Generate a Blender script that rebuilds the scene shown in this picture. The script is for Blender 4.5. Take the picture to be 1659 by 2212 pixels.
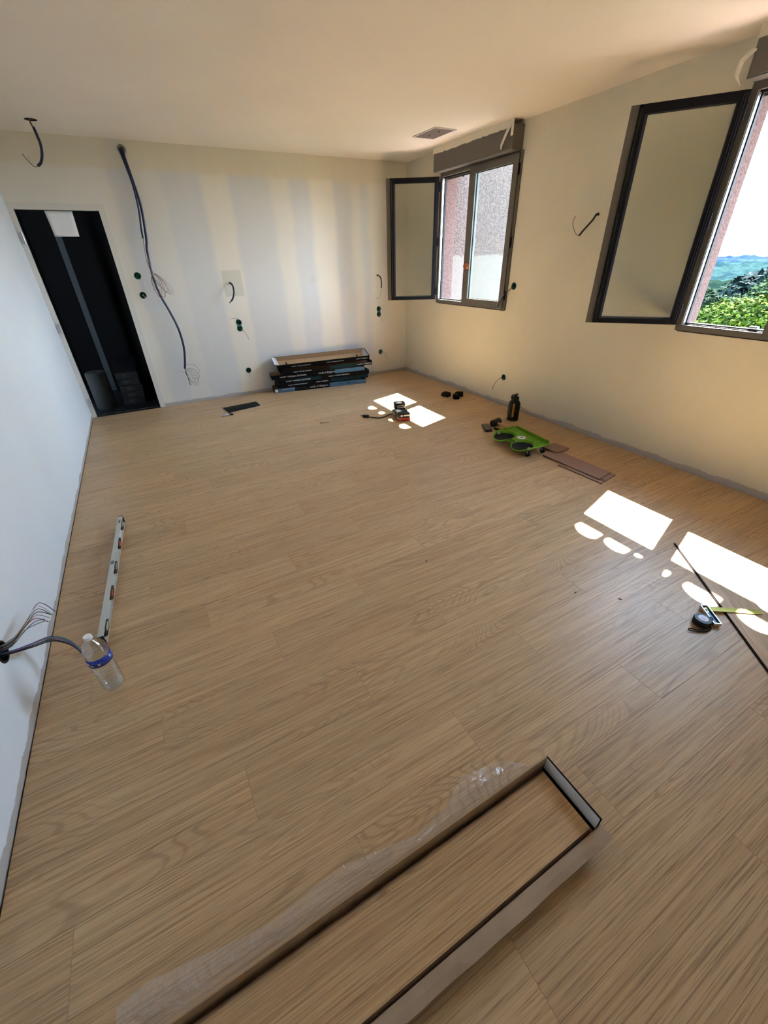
import bpy, bmesh, math, random
from mathutils import Vector, Matrix, Quaternion
random.seed(7)
for o in list(bpy.data.objects): bpy.data.objects.remove(o)
scn = bpy.context.scene
COL = scn.collection

# ------------------------------------------------------------------ camera
IW, IH = 1659, 2212
FPX, YAW, PITCH, ROLL = 883.8, 0.4879, 0.5542, -0.0278
CAM = Vector((0.8053, -5.9429, 1.5548))
cd = bpy.data.cameras.new('camera'); cam = bpy.data.objects.new('camera', cd); COL.objects.link(cam)
fwd = Vector((math.sin(YAW)*math.cos(PITCH), math.cos(YAW)*math.cos(PITCH), -math.sin(PITCH)))
rgt = Vector((math.cos(YAW), -math.sin(YAW), 0)); upv = rgt.cross(fwd)
r2 = math.cos(ROLL)*rgt + math.sin(ROLL)*upv
u2 = -math.sin(ROLL)*rgt + math.cos(ROLL)*upv
M = Matrix((r2, u2, -fwd)).transposed().to_4x4(); M.translation = CAM
cam.matrix_world = M
cd.sensor_fit = 'HORIZONTAL'; cd.sensor_width = 36; cd.lens = FPX/IW*36
cd.clip_start = 0.02; cd.clip_end = 2000
scn.camera = cam
# ------------------------------------------------------------------ world, sun, exposure
SUN_E, SKY_L = 70.0, 13.0
scn.view_settings.view_transform = 'Standard'; scn.view_settings.look = 'None'
scn.view_settings.exposure = 1.14; scn.view_settings.gamma = 1; scn.view_settings.use_curve_mapping = False
wd = bpy.data.worlds.new('sky'); scn.world = wd; wd.use_nodes = True
nt = wd.node_tree; nt.nodes.clear()
wo = nt.nodes.new('ShaderNodeOutputWorld'); bg = nt.nodes.new('ShaderNodeBackground')
tc = nt.nodes.new('ShaderNodeTexCoord'); sp = nt.nodes.new('ShaderNodeSeparateXYZ'); cr = nt.nodes.new('ShaderNodeValToRGB')
cr.color_ramp.elements[0].position = 0.0; cr.color_ramp.elements[0].color = (0.73, 0.87, 1.0, 1)
cr.color_ramp.elements[1].position = 0.85; cr.color_ramp.elements[1].color = (0.36, 0.60, 1.0, 1)
nt.links.new(tc.outputs['Generated'], sp.inputs[0]); nt.links.new(sp.outputs[2], cr.inputs[0])
nt.links.new(cr.outputs[0], bg.inputs[0]); bg.inputs[1].default_value = SKY_L
nt.links.new(bg.outputs[0], wo.inputs[0])
sd = bpy.data.lights.new('sun', 'SUN'); sd.energy = SUN_E; sd.angle = math.radians(0.53); sd.color = (1.0, 0.96, 0.89)
sun = bpy.data.objects.new('sun', sd); COL.objects.link(sun)
SDIR = Vector((-1, -0.305, -1.327)).normalized()
sun.rotation_euler = SDIR.to_track_quat('-Z', 'Y').to_euler(); sun.location = (8, 2, 8)

# ------------------------------------------------------------------ room numbers (metres)
W, H = 4.434, 2.617
YF = -8.4            # wall behind the camera
TW = 0.226           # thickness of the window wall

# ------------------------------------------------------------------ helpers
class MB:
    def __init__(s): s.bm = bmesh.new(); s.mi = 0
    def _tag(s, n0):
        s.bm.faces.ensure_lookup_table()
        for f in s.bm.faces[n0:]: f.material_index = s.mi
    def box(s, c, d, rot=None, bev=0):
        n0 = len(s.bm.faces)
        m = Matrix.Translation(Vector(c)) @ (rot.to_4x4() if rot else Matrix.Identity(4)) @ Matrix.Diagonal((d[0], d[1], d[2], 1))
        r = bmesh.ops.create_cube(s.bm, size=1, matrix=m)
        if bev:
            es = set(e for v in r['verts'] for e in v.link_edges)
            bmesh.ops.bevel(s.bm, geom=list(es), offset=bev, segments=2, affect='EDGES', profile=0.6)
        s._tag(n0); return s
    def bb(s, a, b, bev=0):
        return s.box([(a[i]+b[i])/2 for i in range(3)], [abs(b[i]-a[i]) for i in range(3)], bev=bev)
    def cyl(s, p0, p1, r, r2=None, n=20, cap=True):
        n0 = len(s.bm.faces); p0 = Vector(p0); p1 = Vector(p1); d = p1-p0
        q = Vector((0, 0, 1)).rotation_difference(d.normalized()).to_matrix().to_4x4()
        bmesh.ops.create_cone(s.bm, cap_ends=cap, segments=n, radius1=r, radius2=r if r2 is None else r2, depth=d.length,
                              matrix=Matrix.Translation((p0+p1)/2) @ q)
        s._tag(n0); return s
    def tube(s, pts, r, n=8, smooth=3, closed=False):
        n0 = len(s.bm.faces); pts = [Vector(p) for p in pts]
        if smooth: pts = crom(pts, smooth, closed)
        N = len(pts); rings = []; up = None
        for i, p in enumerate(pts):
            if closed: t = pts[(i+1) % N]-pts[i-1]
            else: t = pts[min(i+1, N-1)]-pts[max(i-1, 0)]
            if t.length < 1e-9: t = Vector((0, 0, 1))
            t.normalize()
            if up is None: up = t.orthogonal().normalized()
            else:
                up = up - t*up.dot(t)
                up = up.normalized() if up.length > 1e-6 else t.orthogonal().normalized()
            b = t.cross(up); rr = r(i/(N-1)) if callable(r) else r
            rings.append([s.bm.verts.new(p+(up*math.cos(a)+b*math.sin(a))*rr) for a in [2*math.pi*k/n for k in range(n)]])
        for i in range(N if closed else N-1):
            A = rings[i]; B = rings[(i+1) % N]
            for k in range(n): s.bm.faces.new((A[k], A[(k+1) % n], B[(k+1) % n], B[k]))
        if not closed:
            s.bm.faces.new(rings[0][::-1]); s.bm.faces.new(rings[-1])
        s._tag(n0); return s
    def lathe(s, prof, n=28, mat=None, cap=True):
        n0 = len(s.bm.faces); mat = mat or Matrix.Identity(4); rings = []
        for r, z in prof:
            rings.append([s.bm.verts.new(mat @ Vector((r*math.cos(2*math.pi*k/n), r*math.sin(2*math.pi*k/n), z))) for k in range(n)])
        for i in range(len(prof)-1):
            A, B = rings[i], rings[i+1]
            for k in range(n): s.bm.faces.new((A[k], A[(k+1) % n], B[(k+1) % n], B[k]))
        if cap:
            if prof[0][0] > 1e-5: s.bm.faces.new(rings[0][::-1])
            if prof[-1][0] > 1e-5: s.bm.faces.new(rings[-1])
        bmesh.ops.remove_doubles(s.bm, verts=[v for R in rings for v in R], dist=1e-6)
        s._tag(n0) if len(s.bm.faces) > n0 else None
        return s
    def prism(s, poly, z0, z1, mat=None, holes=None):
        n0 = len(s.bm.faces); mat = mat or Matrix.Identity(4)
        a = [s.bm.verts.new(mat @ Vector((x, y, z0))) for x, y in poly]
        b = [s.bm.verts.new(mat @ Vector((x, y, z1))) for x, y in poly]
        n = len(poly)
        for k in range(n): s.bm.faces.new((a[k], a[(k+1) % n], b[(k+1) % n], b[k]))
        s.bm.faces.new(a[::-1]); s.bm.faces.new(b)
        s._tag(n0); return s
    def poly(s, pts):
        n0 = len(s.bm.faces)
        s.bm.faces.new([s.bm.verts.new(Vector(p)) for p in pts]); s._tag(n0); return s
    def build(s, name, mats, parent=None, smooth=False, loc=None, rot=None, recalc=True, thick=0):
        if recalc: bmesh.ops.recalc_face_normals(s.bm, faces=s.bm.faces)
        me = bpy.data.meshes.new(name); s.bm.to_mesh(me); s.bm.free()
        if not isinstance(mats, (list, tuple)): mats = [mats]
        for m in mats: me.materials.append(m)
        if smooth:
            me.polygons.foreach_set('use_smooth', [True]*len(me.polygons))
            try: me.set_sharp_from_angle(angle=math.radians(40))
            except Exception: pass
        o = bpy.data.objects.new(name, me); COL.objects.link(o)
        if parent is not None: o.parent = parent
        if loc: o.location = loc
        if rot: o.rotation_euler = rot
        if thick:
            md = o.modifiers.new('thick', 'SOLIDIFY'); md.thickness = thick; md.offset = 0
        return o
def crom(P, k, closed=False):
    out = []; N = len(P)
    if N < 3 and not closed: return P
    rng = range(N) if closed else range(N-1)
    for i in rng:
        if closed: a, b, c, d = P[i-1], P[i], P[(i+1) % N], P[(i+2) % N]
        else: a, b, c, d = P[max(i-1, 0)], P[i], P[i+1], P[min(i+2, N-1)]
        for j in range(k):
            t = j/k
            out.append(0.5*((2*b)+(c-a)*t+(2*a-5*b+4*c-d)*t*t+(3*b-a-3*c+d)*t**3))
    if not closed: out.append(P[-1])
    return out
def tag(o, label, cat, group=None):
    o['label'] = label; o['category'] = cat
    if group: o['group'] = group
    return o
def thing(name, label, cat, loc=(0, 0, 0), rz=0, group=None, rot=None):
    o = bpy.data.objects.new(name, None); COL.objects.link(o); o.location = loc
    o.rotation_euler = rot or (0, 0, rz); o.empty_display_size = 0.05
    return tag(o, label, cat, group)
def struct(o): o['kind'] = 'structure'; return o

def mat(name, col, rough=0.6, metal=0, var=0.0, vscale=20, bump=0.0, bscale=200, spec=0.5, trans=0, ior=1.45, coat=0, alpha=1):
    m = bpy.data.materials.new(name); m.use_nodes = True; t = m.node_tree; b = t.nodes['Principled BSDF']
    b.inputs['Base Color'].default_value = (*col, 1); b.inputs['Roughness'].default_value = rough
    b.inputs['Metallic'].default_value = metal; b.inputs['Specular IOR Level'].default_value = spec
    b.inputs['Transmission Weight'].default_value = trans; b.inputs['IOR'].default_value = ior; b.inputs['Coat Weight'].default_value = coat
    b.inputs['Alpha'].default_value = alpha
    tcn = t.nodes.new('ShaderNodeTexCoord')
    if var:
        n = t.nodes.new('ShaderNodeTexNoise'); n.inputs['Scale'].default_value = vscale; n.inputs['Detail'].default_value = 4
        r = t.nodes.new('ShaderNodeValToRGB')
        r.color_ramp.elements[0].position = 0.3; r.color_ramp.elements[1].position = 0.7
        r.color_ramp.elements[0].color = (*[max(0, c*(1-var)) for c in col], 1); r.color_ramp.elements[1].color = (*[min(1, c*(1+var)) for c in col], 1)
        t.links.new(tcn.outputs['Object'], n.inputs['Vector']); t.links.new(n.outputs['Fac'], r.inputs[0]); t.links.new(r.outputs[0], b.inputs['Base Color'])
    if bump:
        n = t.nodes.new('ShaderNodeTexNoise'); n.inputs['Scale'].default_value = bscale; n.inputs['Detail'].default_value = 3
        bp = t.nodes.new('ShaderNodeBump'); bp.inputs['Strength'].default_value = bump; bp.inputs['Distance'].default_value = 0.002
        t.links.new(tcn.outputs['Object'], n.inputs['Vector']); t.links.new(n.outputs['Fac'], bp.inputs['Height']); t.links.new(bp.outputs[0], b.inputs['Normal'])
    return m

class NG:  # tiny node-graph helper
    def __init__(s, m): s.t = m.node_tree; s.b = s.t.nodes['Principled BSDF']
    def n(s, k, **kw):
        x = s.t.nodes.new(k)
        for a, v in kw.items(): setattr(x, a, v)
        return x
    def lk(s, a, b): s.t.links.new(a, b)
    def math(s, op, a, b=None, c=None, clamp=False):
        x = s.n('ShaderNodeMath', operation=op, use_clamp=clamp)
        for i, v in enumerate([a, b, c]):
            if v is None: continue
            if isinstance(v, (int, float)): x.inputs[i].default_value = v
            else: s.lk(v, x.inputs[i])
        return x.outputs[0]
    def mix(s, f, a, b, mode='MIX'):
        x = s.n('ShaderNodeMix', data_type='RGBA', blend_type=mode)
        if isinstance(f, (int, float)): x.inputs[0].default_value = f
        else: s.lk(f, x.inputs[0])
        for i, v in ((6, a), (7, b)):
            if isinstance(v, tuple): x.inputs[i].default_value = (*v, 1) if len(v) == 3 else v
            else: s.lk(v, x.inputs[i])
        return x.outputs[2]
    def noise(s, vec, scale, detail=3, dist=0, rough=0.5):
        x = s.n('ShaderNodeTexNoise'); x.inputs['Scale'].default_value = scale; x.inputs['Detail'].default_value = detail
        x.inputs['Distortion'].default_value = dist; x.inputs['Roughness'].default_value = rough
        if vec is not None: s.lk(vec, x.inputs['Vector'])
        return x.outputs['Fac']
    def mapr(s, v, a, b, c=0, d=1, smooth=True):
        x = s.n('ShaderNodeMapRange', interpolation_type='SMOOTHSTEP' if smooth else 'LINEAR')
        s.lk(v, x.inputs[0])
        for i, k in enumerate((a, b, c, d)): x.inputs[1+i].default_value = k
        return x.outputs[0]
    def mapping(s, vec, scale=(1, 1, 1), loc=(0, 0, 0)):
        x = s.n('ShaderNodeMapping'); x.inputs['Scale'].default_value = scale; x.inputs['Location'].default_value = loc
        s.lk(vec, x.inputs['Vector']); return x.outputs[0]
    def bump(s, h, st, dist):
        x = s.n('ShaderNodeBump'); x.inputs['Strength'].default_value = st; x.inputs['Distance'].default_value = dist
        s.lk(h, x.inputs['Height']); s.lk(x.outputs[0], s.b.inputs['Normal'])

def oak(name, tint=(1, 1, 1), rough=0.36):
    m = mat(name, (0.4, 0.3, 0.2), rough, spec=0.38); g = NG(m)
    tcn = g.n('ShaderNodeTexCoord'); oi = g.n('ShaderNodeObjectInfo')
    cmb = g.n('ShaderNodeCombineXYZ'); g.lk(g.math('MULTIPLY', oi.outputs['Random'], 53.0), cmb.inputs[0]); g.lk(g.math('MULTIPLY', oi.outputs['Random'], 17.3), cmb.inputs[2])
    ad = g.n('ShaderNodeVectorMath', operation='ADD'); g.lk(tcn.outputs['Object'], ad.inputs[0]); g.lk(cmb.outputs[0], ad.inputs[1])
    v = ad.outputs[0]
    low = g.noise(g.mapping(v, (0.62, 4.2, 1)), 1.0, 2, 0.4, 0.42)
    fig = g.noise(g.mapping(v, (0.9, 3.0, 1), (9, 3, 0)), 1.3, 1)
    ring = g.math('SINE', g.math('MULTIPLY', low, 290.0))
    line = g.mapr(ring, 0.25, 1.0)                                    # contour lines of a stretched field: cathedral figure
    amt = g.mapr(fig, 0.46, 0.66)
    fine = g.noise(g.mapping(v, (3.6, 300, 1)), 1.0, 5, 0.2, 0.7)
    streak = g.noise(g.mapping(v, (1.3, 75, 1), (3, 1, 0)), 1.0, 5, 0.5, 0.7)
    cloud = g.noise(g.mapping(v, (1.3, 6, 1), (1, 7, 0)), 1.0, 3)
    A = tuple(a*b for a, b in zip((0.66, 0.440, 0.240), tint)); B = tuple(a*b for a, b in zip((0.475, 0.302, 0.155), tint))
    c1 = g.mix(g.mapr(streak, 0.30, 0.70), A, B)
    c2 = g.mix(g.math('MULTIPLY', g.mapr(cloud, 0.35, 0.7), 0.35), c1, tuple(a*b for a, b in zip((0.58, 0.42, 0.24), tint)))
    c3 = g.mix(g.math('MULTIPLY', g.math('MULTIPLY', line, amt), 0.38), c2, tuple(a*b for a, b in zip((0.27, 0.165, 0.09), tint)))
    c4 = g.mix(g.math('MULTIPLY', g.mapr(fine, 0.49, 0.63), 0.66), c3, tuple(a*b for a, b in zip((0.215, 0.128, 0.068), tint)))
    hs = g.n('ShaderNodeHueSaturation'); g.lk(c4, hs.inputs['Color'])
    g.lk(g.math('MULTIPLY_ADD', oi.outputs['Random'], 0.13, 0.93), hs.inputs['Value'])
    g.lk(hs.outputs[0], g.b.inputs['Base Color'])
    g.lk(g.mapr(fine, 0.3, 0.8, rough-0.03, rough+0.12), g.b.inputs['Roughness'])
    g.bump(g.math('ADD', g.math('MULTIPLY', fine, 0.7), g.math('MULTIPLY', line, -0.2)), 0.25, 0.0012)
    return m
def wall_mat(name, base, other, kind):
    m = mat(name, base, 0.85, spec=0.25); g = NG(m)
    geo = g.n('ShaderNodeNewGeometry'); s = g.n('ShaderNodeSeparateXYZ'); P = geo.outputs['Position']; g.lk(P, s.inputs[0])
    X, Y, Z = s.outputs
    big = g.noise(P, 1.6, 4)
    c = g.mix(g.mapr(big, 0.35, 0.65), base, other)
    if kind == 'back':
        wob = g.math('MULTIPLY_ADD', g.noise(P, 2.2, 3), 0.10, -0.05); xx = g.math('ADD', X, wob)
        tot = None
        for a, b, k in ((-0.2, 0.93, .7), (1.80, 2.10, 0.85), (2.58, 2.80, 0.7), (3.05, 3.36, 1.0), (3.60, 3.74, 0.6), (3.86, 4.5, 0.8), (1.15, 1.40, 0.45)):
            f = g.math('MULTIPLY', g.math('MULTIPLY', g.mapr(xx, a-.05, a+.05), g.mapr(xx, b-.04, b+.04, 1, 0)), k)
            tot = f if tot is None else g.math('MAXIMUM', tot, f)
        c = g.mix(tot, (0.645, 0.65, 0.645), (0.78, 0.74, 0.65))
        zz = g.math('ADD', Z, wob)
        c = g.mix(g.math('MULTIPLY', g.mapr(zz, 2.36, 2.42), 0.8), c, (0.69, 0.635, 0.50))
        blot = g.noise(P, 5.0, 4); c = g.mix(g.math('MULTIPLY', g.mapr(blot, 0.45, 0.75), 0.22), c, (0.74, 0.72, 0.66))
        # square filler patch behind the middle cable and a few round repairs
        for x0, x1, z0, z1 in ((1.83, 2.06, 1.20, 1.48),):
            f = g.math('MULTIPLY', g.math('MULTIPLY', g.mapr(X, x0-.01, x0+.01), g.mapr(X, x1-.01, x1+.01, 1, 0)), g.math('MULTIPLY', g.mapr(Z, z0-.01, z0+.01), g.mapr(Z, z1-.01, z1+.01, 1, 0)))
            c = g.mix(f, c, (0.62, 0.605, 0.53))
        d = g.n('ShaderNodeVectorMath', operation='DISTANCE'); g.lk(P, d.inputs[0]); d.inputs[1].default_value = (2.98, 0, 1.336)
        c = g.mix(g.mapr(d.outputs['Value'], 0.035, 0.05, 0.8, 0), c, (0.63, 0.62, 0.58))
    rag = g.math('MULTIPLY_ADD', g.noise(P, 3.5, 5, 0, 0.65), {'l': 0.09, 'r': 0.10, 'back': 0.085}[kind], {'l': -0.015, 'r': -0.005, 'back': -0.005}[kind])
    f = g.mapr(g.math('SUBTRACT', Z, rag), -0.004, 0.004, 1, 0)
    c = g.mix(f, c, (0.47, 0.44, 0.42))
    g.lk(c, g.b.inputs['Base Color'])
    g.bump(g.noise(P, 180, 3), 0.12, 0.001)
    return m

M_oak = oak('oak_laminate')
M_oak2 = oak('oak_laminate_new', (1.02, 0.98, 0.92))
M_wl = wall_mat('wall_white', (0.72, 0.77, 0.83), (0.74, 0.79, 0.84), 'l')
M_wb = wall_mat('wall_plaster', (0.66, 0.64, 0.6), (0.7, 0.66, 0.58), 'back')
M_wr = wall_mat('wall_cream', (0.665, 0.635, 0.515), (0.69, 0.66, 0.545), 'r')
M_ceil = mat('ceiling_paint', (0.79, 0.745, 0.675), 0.9, var=0.02, vscale=1.5, bump=0.1, bscale=150, spec=0.2)
def roughcast(name, a, b, c2, zsplit):
    m = mat(name, a, 0.95, spec=0.02); g = NG(m); geo = g.n('ShaderNodeNewGeometry'); P = geo.outputs['Position']
    n1 = g.noise(P, 55, 4, 0, 0.7); n2 = g.noise(P, 3, 3)
    c = g.mix(g.mapr(n1, 0.38, 0.62), a, b)
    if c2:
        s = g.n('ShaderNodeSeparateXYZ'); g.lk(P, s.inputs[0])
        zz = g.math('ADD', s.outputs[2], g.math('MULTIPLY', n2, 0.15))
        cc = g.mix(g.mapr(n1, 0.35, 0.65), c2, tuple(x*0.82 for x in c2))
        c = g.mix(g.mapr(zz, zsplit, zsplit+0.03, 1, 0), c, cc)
    g.lk(c, g.b.inputs['Base Color']); g.bump(n1, 0.6, 0.006); return m
M_pink = roughcast('pink_render', (0.15, 0.10, 0.088), (0.095, 0.062, 0.055), None, 0)
M_wing = roughcast('grey_roughcast', (0.105, 0.080, 0.068), (0.052, 0.039, 0.033), (0.125, 0.108, 0.090), 1.62)  # paler lower zone: reflected light put into the render colour
M_tau = mat('taupe_aluminium', (0.112, 0.105, 0.088), 0.42, 0.0, spec=0.6, bump=0.05, bscale=800)
M_reb = mat('shaded_rebate', (0.022, 0.021, 0.020), 0.6, spec=0.2)  # frame taupe darkened in colour so its sky-lit outer part looks shaded
M_taul = mat('bare_aluminium', (0.55, 0.54, 0.53), 0.3, 0.9)
M_gask = mat('black_gasket', (0.006, 0.006, 0.008), 0.5, spec=0.15)
M_blk = mat('black_plastic', (0.006, 0.006, 0.0065), 0.4, spec=0.35, bump=0.1, bscale=400)
M_blk2 = mat('black_matt', (0.007, 0.007, 0.007), 0.7, spec=0.2)
M_copper = mat('copper', (0.55, 0.20, 0.09), 0.25, 0.9)
M_card = mat('brown_cardboard', (0.42, 0.27, 0.145), 0.85, var=0.06, vscale=30)
M_cardk = mat('black_printed_card', (0.0035, 0.004, 0.005), 0.5, spec=0.12, var=0.2, vscale=9)
M_cardb = mat('blue_printed_card', (0.075, 0.17, 0.27), 0.5, spec=0.2, var=0.1, vscale=12)
M_cardd = mat('teal_printed_card', (0.006, 0.026, 0.036), 0.5, spec=0.15, var=0.2, vscale=8)
M_white = mat('white_paper', (0.80, 0.81, 0.84), 0.7)
M_whitp = mat('white_plastic', (0.82, 0.84, 0.87), 0.4)
M_jamb = mat('door_frame_paint', (0.66, 0.645, 0.60), 0.5, bump=0.05)
M_steel = mat('steel', (0.55, 0.56, 0.57), 0.28, 0.95)
M_blue = mat('blue_conduit', (0.003, 0.010, 0.055), 0.45)
M_green = mat('green_box_plastic', (0.01, 0.16, 0.11), 0.5)
M_hole = mat('hole_shade', (0.02, 0.018, 0.015), 0.9)
M_tape = mat('masking_tape', (0.72, 0.68, 0.57), 0.7, var=0.05, vscale=40)
M_hatch = mat('mauve_recess_shade', (0.17, 0.135, 0.135), 0.5)  # plate colour darkened to stand for shade in its recess
WIRE = {k: mat('wire_'+k, c, 0.45) for k, c in dict(black=(0.015, 0.015, 0.017), copper=(0.35, 0.16, 0.11), grey=(0.32, 0.32, 0.33), brown=(0.11, 0.05, 0.035), green=(0.06, 0.16, 0.07), yellow=(0.62, 0.48, 0.05), red=(0.30, 0.05, 0.05), violet=(0.17, 0.09, 0.22), blue=(0.05, 0.11, 0.28), orange=(0.5, 0.16, 0.03), white=(0.62, 0.62, 0.6)).items()}
def glass_mat(name, tint=(1, 1, 1), rough=0.0):
    # thin pane: straight-through transparency + fresnel mirror
    m = bpy.data.materials.new(name); m.use_nodes = True; t = m.node_tree; t.nodes.clear()
    o = t.nodes.new('ShaderNodeOutputMaterial'); mx = t.nodes.new('ShaderNodeMixShader'); tr = t.nodes.new('ShaderNodeBsdfTransparent')
    gl = t.nodes.new('ShaderNodeBsdfGlossy'); fr = t.nodes.new('ShaderNodeLayerWeight'); fr.inputs[0].default_value = 0.5
    tr.inputs[0].default_value = (*tint, 1); gl.inputs['Roughness'].default_value = rough
    pw = t.nodes.new('ShaderNodeMath'); pw.operation = 'POWER'; pw.inputs[1].default_value = 5.0; t.links.new(fr.outputs['Facing'], pw.inputs[0])
    mp = t.nodes.new('ShaderNodeMath'); mp.operation = 'MULTIPLY_ADD'; mp.inputs[1].default_value = 0.93; mp.inputs[2].default_value = 0.07; mp.use_clamp = True
    t.links.new(pw.outputs[0], mp.inputs[0]); t.links.new(mp.outputs[0], mx.inputs[0])
    t.links.new(tr.outputs[0], mx.inputs[1]); t.links.new(gl.outputs[0], mx.inputs[2]); t.links.new(mx.outputs[0], o.inputs[0])
    return m
M_glass = glass_mat('window_glass', (0.93, 0.965, 0.95))
M_glasso = glass_mat('window_glass_leaf', (0.90, 0.92, 0.89), 0.12)

# ------------------------------------------------------------------ FLOOR: one object per plank, laid in a five-row stagger
PW, PL, S1 = 0.1918, 1.2915, -5.0036
OFF = {1: 0.705, 2: 1.484, 3: 0.968, 4: 0.453, 0: 1.230}
sub = MB().bb((-0.03, YF-0.03, -0.12), (W+0.02, 0.10, -0.0095))
floor = struct(sub.build('floor', mat('dark_underlay', (0.055, 0.04, 0.033), 0.9)))
PC = {}
def plank_mesh(L, wd_):
    key = (round(L, 4), round(wd_, 4))
    if key in PC: return PC[key]
    bm = bmesh.new(); g = 0.0002; bv = 0.0005; th = 0.0085
    x0, x1, y0, y1 = g, L-g, -wd_+g, -g
    lo = [bm.verts.new((x, y, -th)) for x, y in ((x0, y0), (x1, y0), (x1, y1), (x0, y1))]
    mid = [bm.verts.new((x, y, -bv*0.7)) for x, y in ((x0, y0), (x1, y0), (x1, y1), (x0, y1))]
    top = [bm.verts.new((x, y, 0)) for x, y in ((x0+bv, y0+bv), (x1-bv, y0+bv), (x1-bv, y1-bv), (x0+bv, y1-bv))]
    for k in range(4):
        bm.faces.new((lo[k], lo[(k+1) % 4], mid[(k+1) % 4], mid[k])).material_index = 1
        bm.faces.new((mid[k], mid[(k+1) % 4], top[(k+1) % 4], top[k])).material_index = 1
    bm.faces.new(top); me = bpy.data.meshes.new('plank'); bm.to_mesh(me); bm.free()
    me.materials.append(M_oak); me.materials.append(M_groove)
    PC[key] = me; return me
M_groove = mat('oak_groove', (0.36, 0.235, 0.135), 0.6)
GX0, GX1, GY0, GY1 = 0.006, W-0.008, YF+0.01, -0.008
k = -27
while True:
    yt, yb = S1-(k-1)*PW, S1-k*PW
    if yt < GY0: break
    yt2, yb2 = min(yt, GY1), max(yb, GY0)
    if yt2-yb2 > 0.01:
        x = OFF[k % 5]-3*PL
        while x < GX1:
            a, b = max(x, GX0), min(x+PL, GX1)
            if b-a > 0.01:
                o = bpy.data.objects.new('plank', plank_mesh(b-a, yt2-yb2)); COL.objects.link(o); o.parent = floor; o.location = (a, yt2, 0)
            x += PL
    k += 1

# ------------------------------------------------------------------ WALLS (with real openings and real socket holes)
def cut_holes(o, holes):
    c = MB()
    for p0, p1, r in holes: c.cyl(p0, p1, r, n=20)
    co = c.build('cutter', M_hole)
    md = o.modifiers.new('b', 'BOOLEAN'); md.operation = 'DIFFERENCE'; md.object = co; md.solver = 'EXACT'
    try: md.use_self = True
    except Exception: pass
    dg = bpy.context.evaluated_depsgraph_get(); dg.update()
    me = bpy.data.meshes.new_from_object(o.evaluated_get(dg)); old = o.data; o.modifiers.clear(); o.data = me
    bpy.data.objects.remove(co)
WIN = [(-0.815, -2.125), (-4.020, -5.330)]
WZ0, WZ1 = 1.045, 2.40
def wall_grid(name, axis, a0, a1, z0, z1, t0, t1, holes, mats, face_mat=None):
    # solid wall slab made of cells, leaving rectangular openings; shared vertices welded
    As = sorted(set([a0, a1]+[h[0] for h in holes]+[h[1] for h in holes])); Zs = sorted(set([z0, z1]+[h[2] for h in holes]+[h[3] for h in holes]))
    solid = lambda a, z: a0 < a < a1 and z0 < z < z1 and not any(h[0] < a < h[1] and h[2] < z < h[3] for h in holes)
    bm = bmesh.new(); vc = {}
    def V(a, z, t):
        key = (round(a, 5), round(z, 5), round(t, 5))
        if key not in vc: vc[key] = bm.verts.new((t, a, z) if axis == 'y' else (a, t, z))
        return vc[key]
    for i in range(len(As)-1):
        for j in range(len(Zs)-1):
            A, B, C_, D = As[i], As[i+1], Zs[j], Zs[j+1]
            if not solid((A+B)/2, (C_+D)/2): continue
            f = bm.faces.new((V(A, C_, t0), V(B, C_, t0), V(B, D, t0), V(A, D, t0))); f.material_index = 0
            f = bm.faces.new((V(A, C_, t1), V(A, D, t1), V(B, D, t1), V(B, C_, t1))); f.material_index = 1
            for (p, q, tst) in (((A, C_), (B, C_), ((A+B)/2, C_-1e-3)), ((B, C_), (B, D), (B+1e-3, (C_+D)/2)), ((B, D), (A, D), ((A+B)/2, D+1e-3)), ((A, D), (A, C_), (A-1e-3, (C_+D)/2))):
                if not solid(*tst):
                    f = bm.faces.new((V(p[0], p[1], t0), V(p[0], p[1], t1), V(q[0], q[1], t1), V(q[0], q[1], t0))); f.material_index = 1
    bmesh.ops.recalc_face_normals(bm, faces=bm.faces)
    me = bpy.data.meshes.new(name); bm.to_mesh(me); bm.free()
    for m_ in mats: me.materials.append(m_)
    o = bpy.data.objects.new(name, me); COL.objects.link(o); return struct(o)
DX0, DX1, DZ = 0.045, 0.752, 2.04
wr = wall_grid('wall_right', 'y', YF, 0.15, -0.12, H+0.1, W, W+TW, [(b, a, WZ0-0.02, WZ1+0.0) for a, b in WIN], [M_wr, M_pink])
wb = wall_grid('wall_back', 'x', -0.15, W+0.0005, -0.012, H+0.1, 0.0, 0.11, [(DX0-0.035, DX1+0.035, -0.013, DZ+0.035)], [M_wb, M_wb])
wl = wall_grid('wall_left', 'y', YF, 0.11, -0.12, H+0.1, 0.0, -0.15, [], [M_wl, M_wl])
wf = wall_grid('wall_front', 'x', -0.15, W+TW, -0.12, H+0.1, YF, YF-0.15, [], [M_wl, M_wl])
R_ = 0.034
BH = [(1.117, 2.543, 0.038), (0.93, 1.457, R_), (0.928, 1.265, R_), (1.912, 1.343, 0.013), (1.926, 0.903, R_), (1.926, 0.833, R_), (1.934, 0.307, R_), (3.977, 0.323, R_), (3.964, 0.925, R_), (3.964, 0.855, R_), (3.957, 1.355, 0.012)]
cut_holes(wb, [((x, -0.03, z), (x, 0.05, z), r) for x, z, r in BH])
RH = [(-3.094, 1.830, 0.013), (-2.221, 1.272, R_), (-2.242, 0.320, R_)]
cut_holes(wr, [((W-0.03, y, z), (W+0.05, y, z), r) for y, z, r in RH])
cut_holes(wl, [((-0.05, -4.296, 0.303), (0.03, -4.296, 0.303), 0.040)])
ceil = struct(MB().bb((-0.15, YF-0.1, H), (W+TW, 0.15, H+0.1)).build('ceiling', M_ceil))
cut_holes(ceil, [((0.469, -0.457, H-0.03), (0.469, -0.457, H+0.07), 0.045)])

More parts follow.
